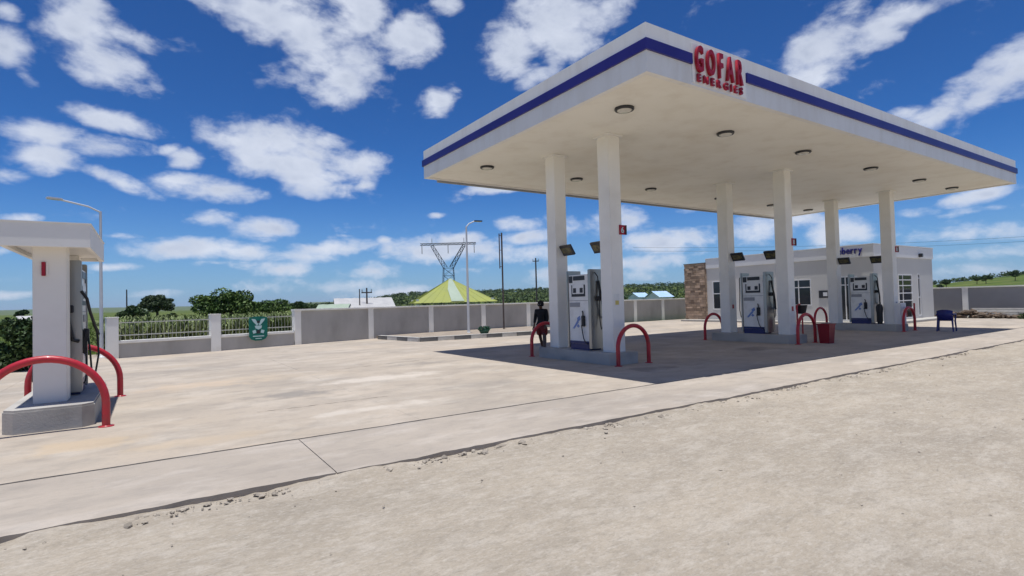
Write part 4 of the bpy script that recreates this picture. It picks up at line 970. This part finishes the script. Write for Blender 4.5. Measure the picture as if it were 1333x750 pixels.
# ================================================================== BEYOND THE WALL
# ---- pavilion with yellow-green hipped roof
pv = empty('pavilion', (20.55, 40.1, 0), -YAW + R(14)); tag(pv, 'yellow green pyramid roofed pavilion rising behind the wall', 'building')
hw = 3.25; ze, za = 1.65, 3.62
def hip_face(i):
    c = [(-hw, -hw), (hw, -hw), (hw, hw), (-hw, hw)]; a, b_ = c[i], c[(i+1) % 4]
    mb = MB(); n = 9
    for k in range(n):                       # sheet with raised seams
        t0, t1 = k/n, (k+1)/n; tm = t1 - 0.12/n
        q = lambda t, f: (a[0]+(b_[0]-a[0])*t, a[1]+(b_[1]-a[1])*t, ze) if f == 0 else None
        p0, p1, p2 = q(t0, 0), q(tm, 0), q(t1, 0)
        mb.add([p0, p1, (0, 0, za)], [(0, 1, 2)]); up_ = lambda p: (p[0], p[1], p[2]+0.02)
        mb.add([p1, p2, up_(p2), up_(p1), (0, 0, za), (0, 0, za+0.01)], [(0, 3, 5, 4), (1, 4, 5, 2), (3, 2, 5), (0, 1, 2, 3)])
    return mb
for i in range(4): hip_face(i).build('roof_face', ROOFGREEN, pv)
pe_ = MB(); pe_.add([(-0.35, -hw*0.985, ze+0.09), (0.65, -hw*0.985, ze+0.09), (0.32, -hw*0.45, ze+0.09+(za-ze)*0.545), (0.12, -0.2, za-0.02), (-0.15, -0.2, za-0.02), (-0.42, -hw*0.5, ze+0.09+(za-ze)*0.49)], [(0, 1, 2, 3, 4, 5)])
pe_.build('pale_roof_strip', ROOFPALE, pv)
for s in ((-1, -1), (1, -1), (1, 1), (-1, 1)): MB().box(s[0]*2.9-0.1, s[0]*2.9+0.1, s[1]*2.9-0.1, s[1]*2.9+0.1, -0.1, 1.95).build('pillar', WALLW, pv)
MB().box(-2.75, 2.75, -2.75, 2.75, -0.1, 0.9).build('low_wall', WALLW, pv)
# ---- grey sheet roofed houses and the blue ones
def gable_house(x, y, rz, L, wd, ze, zr, roofm, label, wallm=WALLW, over=0.3):
    h = empty('house', (x, y, 0), rz); tag(h, label, 'house')
    wl_ = MB().box(-L/2+over, L/2-over, -wd/2+over, wd/2-over, -0.1, ze-0.02)
    wl_.build('wall', wallm, h)
    for s in (-1, 1):
        n = int(L/0.35); mb = MB(); vs = []
        for k in range(n+1):
            xx = -L/2 + L*k/n; dz = 0.03 if k % 2 else 0
            vs += [(xx, s*wd/2, ze+dz-0.02), (xx, 0, zr+dz)]
        mb.add(vs, [(2*k, 2*k+2, 2*k+3, 2*k+1) for k in range(n)])
        mb.build('roof_sheet', roofm, h)
    for s in (-1, 1):
        MB().add([(s*(L/2-over), -wd/2+over, ze-0.03), (s*(L/2-over), wd/2-over, ze-0.03), (s*(L/2-over), 0, zr-0.12)], [(0, 1, 2)]).build('gable', wallm, h)
    MB().box(-0.5, 0.5, -wd/2+over-0.02, -wd/2+over, 0, ze*0.8).build('door', DARK, h)
    return h
gable_house(15.8, 47.8, -YAW+R(20), 5.0, 6.0, 1.3, 2.25, ROOFGREY, 'pale grey sheet roofed house behind the wall, left of the pavilion')
gable_house(12.9, 46.5, -YAW+R(8), 2.6, 3.4, 1.2, 1.75, ROOFPALE, 'small pale greenish shed roof left of the grey roofed house')
gable_house(87.2, 82.2, R(-5), 3.6, 4.0, 1.8, 2.75, ROOFBLUE, 'left of the two far blue roofed houses right of the front column')
gable_house(82.6, 72.6, R(-6), 3.8, 4.4, 1.7, 2.85, ROOFBLUE, 'right, paler of the two far blue roofed houses before the shop pier')
gable_house(-11.1, 78.0, R(10), 1.8, 3, 0.9, 1.4, ROOFGREY, 'tiny pale house in the field behind the left shelter')
# ---- lattice pylon
py_ = empty('lattice_pylon', (118, 231.6, 0), -YAW); tag(py_, 'distant steel lattice transmission pylon with wide top beam above the pavilion', 'pylon')
def lattice(p, q, w0, w1, n, th, nm):
    """square lattice leg/arm from p to q with widths w0, w1 and n bays."""
    p, q = Vector(p), Vector(q); mb = MB(); d = (q-p).normalized()
    s = d.cross(Vector((0, 1, 0))).normalized(); t = d.cross(s).normalized()
    cr = [(-1, -1), (1, -1), (1, 1), (-1, 1)]
    P_ = lambda k, c: p + (q-p)*(k/n) + (s*c[0] + t*c[1])*((w0 + (w1-w0)*k/n)/2)
    for c_ in cr: mb.bar(P_(0, c_), P_(n, c_), th*1.3)
    for k in range(n):
        for i in range(4):
            a, b_ = cr[i], cr[(i+1) % 4]
            mb.bar(P_(k, a), P_(k+1, b_), th); mb.bar(P_(k, b_), P_(k+1, a), th); mb.bar(P_(k+1, a), P_(k+1, b_), th)
    mb.build(nm, LATTICE, py_)
lattice((0, 0, 0), (0, 0, 18.2), 6.4, 4.6, 5, 0.11, 'tower_body')
lattice((-1.4, 0, 18.3), (-7.6, 0, 29.0), 1.9, 1.3, 5, 0.11, 'arm')
lattice((1.4, 0, 18.3), (7.6, 0, 29.0), 1.9, 1.3, 5, 0.11, 'arm')
lattice((-13.2, 0, 29.7), (13.2, 0, 29.7), 0.9, 0.9, 14, 0.095, 'top_beam')
for x in (-12.4, 0, 12.4):
    MB().tube([(x, 0, 29.1), (x, 0, 25.2)], 0.16, 6).build('insulator', POLE, py_)
for x in (-7.6, 7.6): MB().bar((x, 0, 30.3), (x, 0, 32.4), 0.2).build('earth_peak', LATTICE, py_)
# ---- utility poles
def upole(x, y, h, label, r=0.13, cross=True, wd=1.4):
    t = empty('utility_pole', (x, y, hill_h(x, y) if math.hypot(x, y) > 60 else -0.1), -YAW); tag(t, label, 'utility pole', 'utility poles beyond the wall')
    MB().tube([(0, 0, 0), (0, 0, h)], [r, r*0.7], 8).build('pole', POLE, t)
    if cross:
        MB().bar((-wd/2, 0, h-0.4), (wd/2, 0, h-0.4), 0.1).build('crossarm', POLE, t)
        for s in (-1, 1): MB().tube([(s*wd*0.45, 0, h-0.35), (s*wd*0.45, 0, h-0.12)], 0.05, 6).build('insulator', GALV, t)
upole(41.3, 56.5, 7.2, 'single dark utility pole on the ridge side right of the mast', 0.12, True, 0.8)
upole(-2.6, 88.0, 4.6, 'thin pole left of the umbrella shaped acacia', 0.1, False)
upole(14.9, 46.0, 3.1, 'left short pole of the pair by the grey roofed house', 0.06, False)
upole(15.6, 46.2, 3.2, 'right short pole of the pair by the grey roofed house', 0.09, True, 0.9)
upole(-16.2, 116.0, 1.6, 'dark short post before the dark shrubs at far left', 0.08, False)
# overhead cables crossing at the right
for i, (za_, zb_, sag) in enumerate(((7.4, 8.0, 0.9), (7.0, 7.3, 0.8))):
    n = 24; A, B = Vector((46.0, 44, za_)), Vector((92, 4, zb_)); pts = []
    for k in range(n+1):
        t = k/n; q = A.lerp(B, t); q.z -= sag*4*t*(1-t); pts.append(q)
    tag(MB().tube(pts, 0.012, 6).build('overhead_cable', BLACK), ('upper', 'lower')[i] + ' of two thin cables crossing the sky above the right wall', 'cable', 'overhead cables at the right')

# ---- trees
def tree(name, x, y, h, crown, label, m, trunk_r=0.14, clumps=26, per=260, leaf=0.09, group=None, flat=1.0, rz=None, dens=0.55, stems=1):
    """crown = (rx, ry, rz, centre height). A tapered trunk, limbs to each leaf clump and many small leaves."""
    z0 = hill_h(x, y) if math.hypot(x, y) > 60 else -0.1
    t = empty(name, (x, y, z0)); tag(t, label, 'tree', group)
    rx, ry, rzz, zc_ = crown; tb = MB()
    base_top = max(0.3, zc_ - rzz*0.65)
    fork = Vector((random.uniform(-.1, .1)*rx, random.uniform(-.1, .1)*ry, base_top))
    tb.tube([(0, 0, 0), (fork.x*0.4, fork.y*0.4, base_top*0.5), fork], [trunk_r, trunk_r*0.8, trunk_r*0.65], 8)
    Cs = []
    for k in range(clumps):
        d = rng.normal(size=3); d /= np.linalg.norm(d); d[2] = abs(d[2])*1.0 if random.random() < 0.75 else d[2]*0.6
        rr = 0.45 + 0.55*random.random()**0.6
        c_ = np.array([d[0]*rx*rr, d[1]*ry*rr, zc_ + d[2]*rzz*rr*flat]); s = (0.30 + 0.28*random.random())
        Cs.append(ellipsoid_leaves(per, c_, (rx*s*0.75, ry*s*0.75, rzz*s*0.62), dens))
        if k < 16:
            mid = fork.lerp(Vector(c_), 0.5) + Vector((0, 0, -0.05*rzz))
            tb.tube([fork, mid, Vector(c_)], [trunk_r*0.45, trunk_r*0.28, trunk_r*0.1], 6)
    tb.build('trunk', BARK, t)
    C = np.concatenate(Cs); C = C[C[:, 2] > 0.1]
    quads('crown', leaf_quads(C, leaf*(0.6 + 0.8*rng.random(len(C)))), m, t)
    return t
tree('leafy_tree', 4.6, 45.5, 2.9, (2.0, 1.8, 1.35, 1.65), 'tallest leafy green tree behind the railing fence', LEAF_TREE, 0.13, 40, 240, 0.10, stems=3)
tree('leafy_tree', 8.9, 54.0, 2.4, (2.1, 1.8, 0.95, 1.45), 'lower bushy green tree right of the tallest leafy tree', LEAF_TREE, 0.12, 26, 220, 0.10)
tree('acacia_tree', 0.75, 82.0, 3.6, (1.75, 1.7, 1.1, 2.35), 'umbrella shaped acacia tree on a bare trunk left of the leafy tree', LEAF_ACACIA, 0.2, 44, 300, 0.10, flat=1.0)
tree('round_bush_tree', -1.45, 71, 2.0, (1.3, 1.2, 1.0, 1.15), 'round dark bushy tree left of the acacia', LEAF_DARK, 0.12, 22, 230, 0.10)
tree('small_tree', -16.6, 112, 2.2, (1.1, 1.0, 0.75, 1.6), 'small dark tree seen left of the shelter column', LEAF_DARK, 0.12, 16, 200, 0.13)
tree('small_tree', 13.2, 62, 2.1, (1.3, 1.2, 0.6, 1.55), 'small dark tree left of the grey roofed house', LEAF_DARK, 0.1, 14, 200, 0.1)
tree('small_tree', 1.6, 75, 1.4, (0.9, 0.8, 0.5, 0.9), 'small bush between the round bush tree and the acacia', LEAF_DARK, 0.07, 10, 160, 0.1)
# hillside trees at the right
hs_ = [(1232, 215, 3.0, 'lone spreading tree on the right skyline next to the shop'), (1224, 205, 1.7, 'low bush beside the lone skyline tree'), (1250, 105, 1.5, 'nearer dark bush on the right green slope'), (1270, 118, 1.3, 'second dark bush on the right green slope'),
       (1272, 240, 2.8, 'skyline tree left of the centre of the right slope'), (1284, 235, 2.8, 'dark round skyline tree above the right slope'), (1322, 240, 3.4, 'big skyline tree at the right edge')]
for px, D, hh, l in hs_:
    d = cam_dir((px-666.5)/FPX, 0); d = d/math.hypot(d.x, d.y)
    tree('hillside_tree', d.x*D, d.y*D, hh, (hh*0.55, hh*0.55, hh*0.36, hh*0.60), l, LEAF_DARK, 0.12, 18, 150, 0.14, 'trees on the right hillside')
# dark hedge bush left of the shelter
bsh = empty('dark_shrub', (-4.9, 19.9, 0)); tag(bsh, 'dense dark green shrub at the left edge beyond the slab', 'shrub')
C = np.concatenate([ellipsoid_leaves(420, (random.uniform(-3.2, 2.5), random.uniform(0.2, 1.6), random.uniform(0.1, 0.62)), (0.65, 0.55, 0.34), 0.4) for _ in range(42)] + [ellipsoid_leaves(240, (random.uniform(1.5, 2.3), random.uniform(0.4, 1.4), random.uniform(0.7, 1.2)), (0.3, 0.3, 0.35), 0.3) for _ in range(7)])
C = C[C[:, 2] > 0]
quads('foliage', leaf_quads(C, 0.075), LEAF_DARK, bsh)
st = MB()
for k in range(14): x = random.uniform(-3, 2.4); st.tube([(x, 0.9, 0), (x+random.uniform(-.3, .3), 0.9+random.uniform(-.3, .3), random.uniform(0.5, 0.8))], [0.03, 0.012], 6)
st.build('stems', BARK, bsh)
# ---- crops and grass
def blades(n, xf, h, wd, lean, m, name, label, cat, perplant=1, zf=None):
    B = []
    for _ in range(n):
        x, y = xf(); z = (zf(x, y) if zf else -0.1); H = h*random.uniform(0.65, 1.15)
        for k in range(perplant):
            a = random.random()*6.283; c, s = math.cos(a), math.sin(a)
            zb = z + (H*0.75*k/perplant if perplant > 1 else 0); L = lean*random.uniform(0.5, 1.2); hh = H*(0.5 if perplant > 1 else 1.0)
            B.append([(x - s*wd, y + c*wd, zb), (x + s*wd, y - c*wd, zb), (x + c*L*0.5 + s*wd*0.8, y + s*L*0.5 - c*wd*0.8, zb+hh*0.7), (x + c*L*0.5 - s*wd*0.8, y + s*L*0.5 + c*wd*0.8, zb+hh*0.7)])
            B.append([(x + c*L*0.5 - s*wd*0.8, y + s*L*0.5 + c*wd*0.8, zb+hh*0.7), (x + c*L*0.5 + s*wd*0.8, y + s*L*0.5 - c*wd*0.8, zb+hh*0.7), (x + c*L + s*wd*0.1, y + s*L - c*wd*0.1, zb+hh*0.85), (x + c*L - s*wd*0.1, y + s*L + c*wd*0.1, zb+hh*0.85)])
    tag(quads(name, np.array(B), m), label, cat, kind='stuff')
def crop_xy():
    y = 24.8 + 30*random.random()**1.5; x = random.uniform(-0.06*y - 0.1, 0.30*y + 0.5)
    while y < 24.2 + 0.26*(x+1.1) + 0.7: y += 1
    return x, y
blades(4600, crop_xy, 1.22, 0.035, 0.38, LEAF_MAIZE, 'maize_crop', 'pale green maize growing behind the railing fence', 'crop', 6)
def grass_xy():
    while True:
        y = 20.6 + 75*random.random()**1.4; x = random.uniform(-0.55*y, -0.03*y)
        if (y < 22.2 and x > -1.5) or (x > -2.4 and y < 27): continue
        return x, y
blades(16000, grass_xy, 0.55, 0.02, 0.3, LEAF_GRASS, 'field_grass', 'tall bright green grass in the open field at left', 'grass', 1)
# ---- woods on the ridge and the right skyline: one far mass
C = []
for _ in range(5200):
    az = R(random.uniform(12, 97)); r = 300 + 420*random.random()
    if math.degrees(az) > 67: continue
    x, y = r*math.sin(az), r*math.cos(az)
    s = random.uniform(1.2, 3.2)
    C.append((x, y, hill_h(x, y) + s*0.75, s))
for _ in range(560):
    az = R(random.uniform(66, 92)); r = random.uniform(292, 318); x, y = r*math.sin(az), r*math.cos(az); s = random.uniform(0.5, 1.5)**1.3
    C.append((x, y, hill_h(x, y) + s*0.7, s))
C = np.array(C); n = 26
P3 = np.repeat(C, n, 0); d = rng.normal(size=(len(P3), 3)); d /= np.linalg.norm(d, axis=1, keepdims=True)
cen = P3[:, :3] + d*P3[:, 3:4]*np.array([0.85, 0.85, 0.6])*(0.55 + 0.45*rng.random((len(P3), 1)))
tag(quads('wooded_ridge', leaf_quads(cen, P3[:, 3]*0.26), LEAF_WOOD), 'dark green woodland covering the low ridge beyond the wall', 'woodland', kind='stuff')

# ---- the air itself: far things fade to blue
hz = MB().box(-9500, 9500, -9500, 9500, -1.2, 82).build('haze', None)
hm = bpy.data.materials.new('haze_air'); hm.use_nodes = True; hn = hm.node_tree; hn.nodes.clear()
pvn = hn.nodes.new('ShaderNodeVolumePrincipled'); pvn.inputs['Color'].default_value = (0.72, 0.84, 1.0, 1); pvn.inputs['Density'].default_value = 0.00006
pvn.inputs['Anisotropy'].default_value = 0.2
hno = hn.nodes.new('ShaderNodeOutputMaterial'); hn.links.new(pvn.outputs[0], hno.inputs['Volume']); hz.data.materials.append(hm)
tag(hz, kind='stuff')
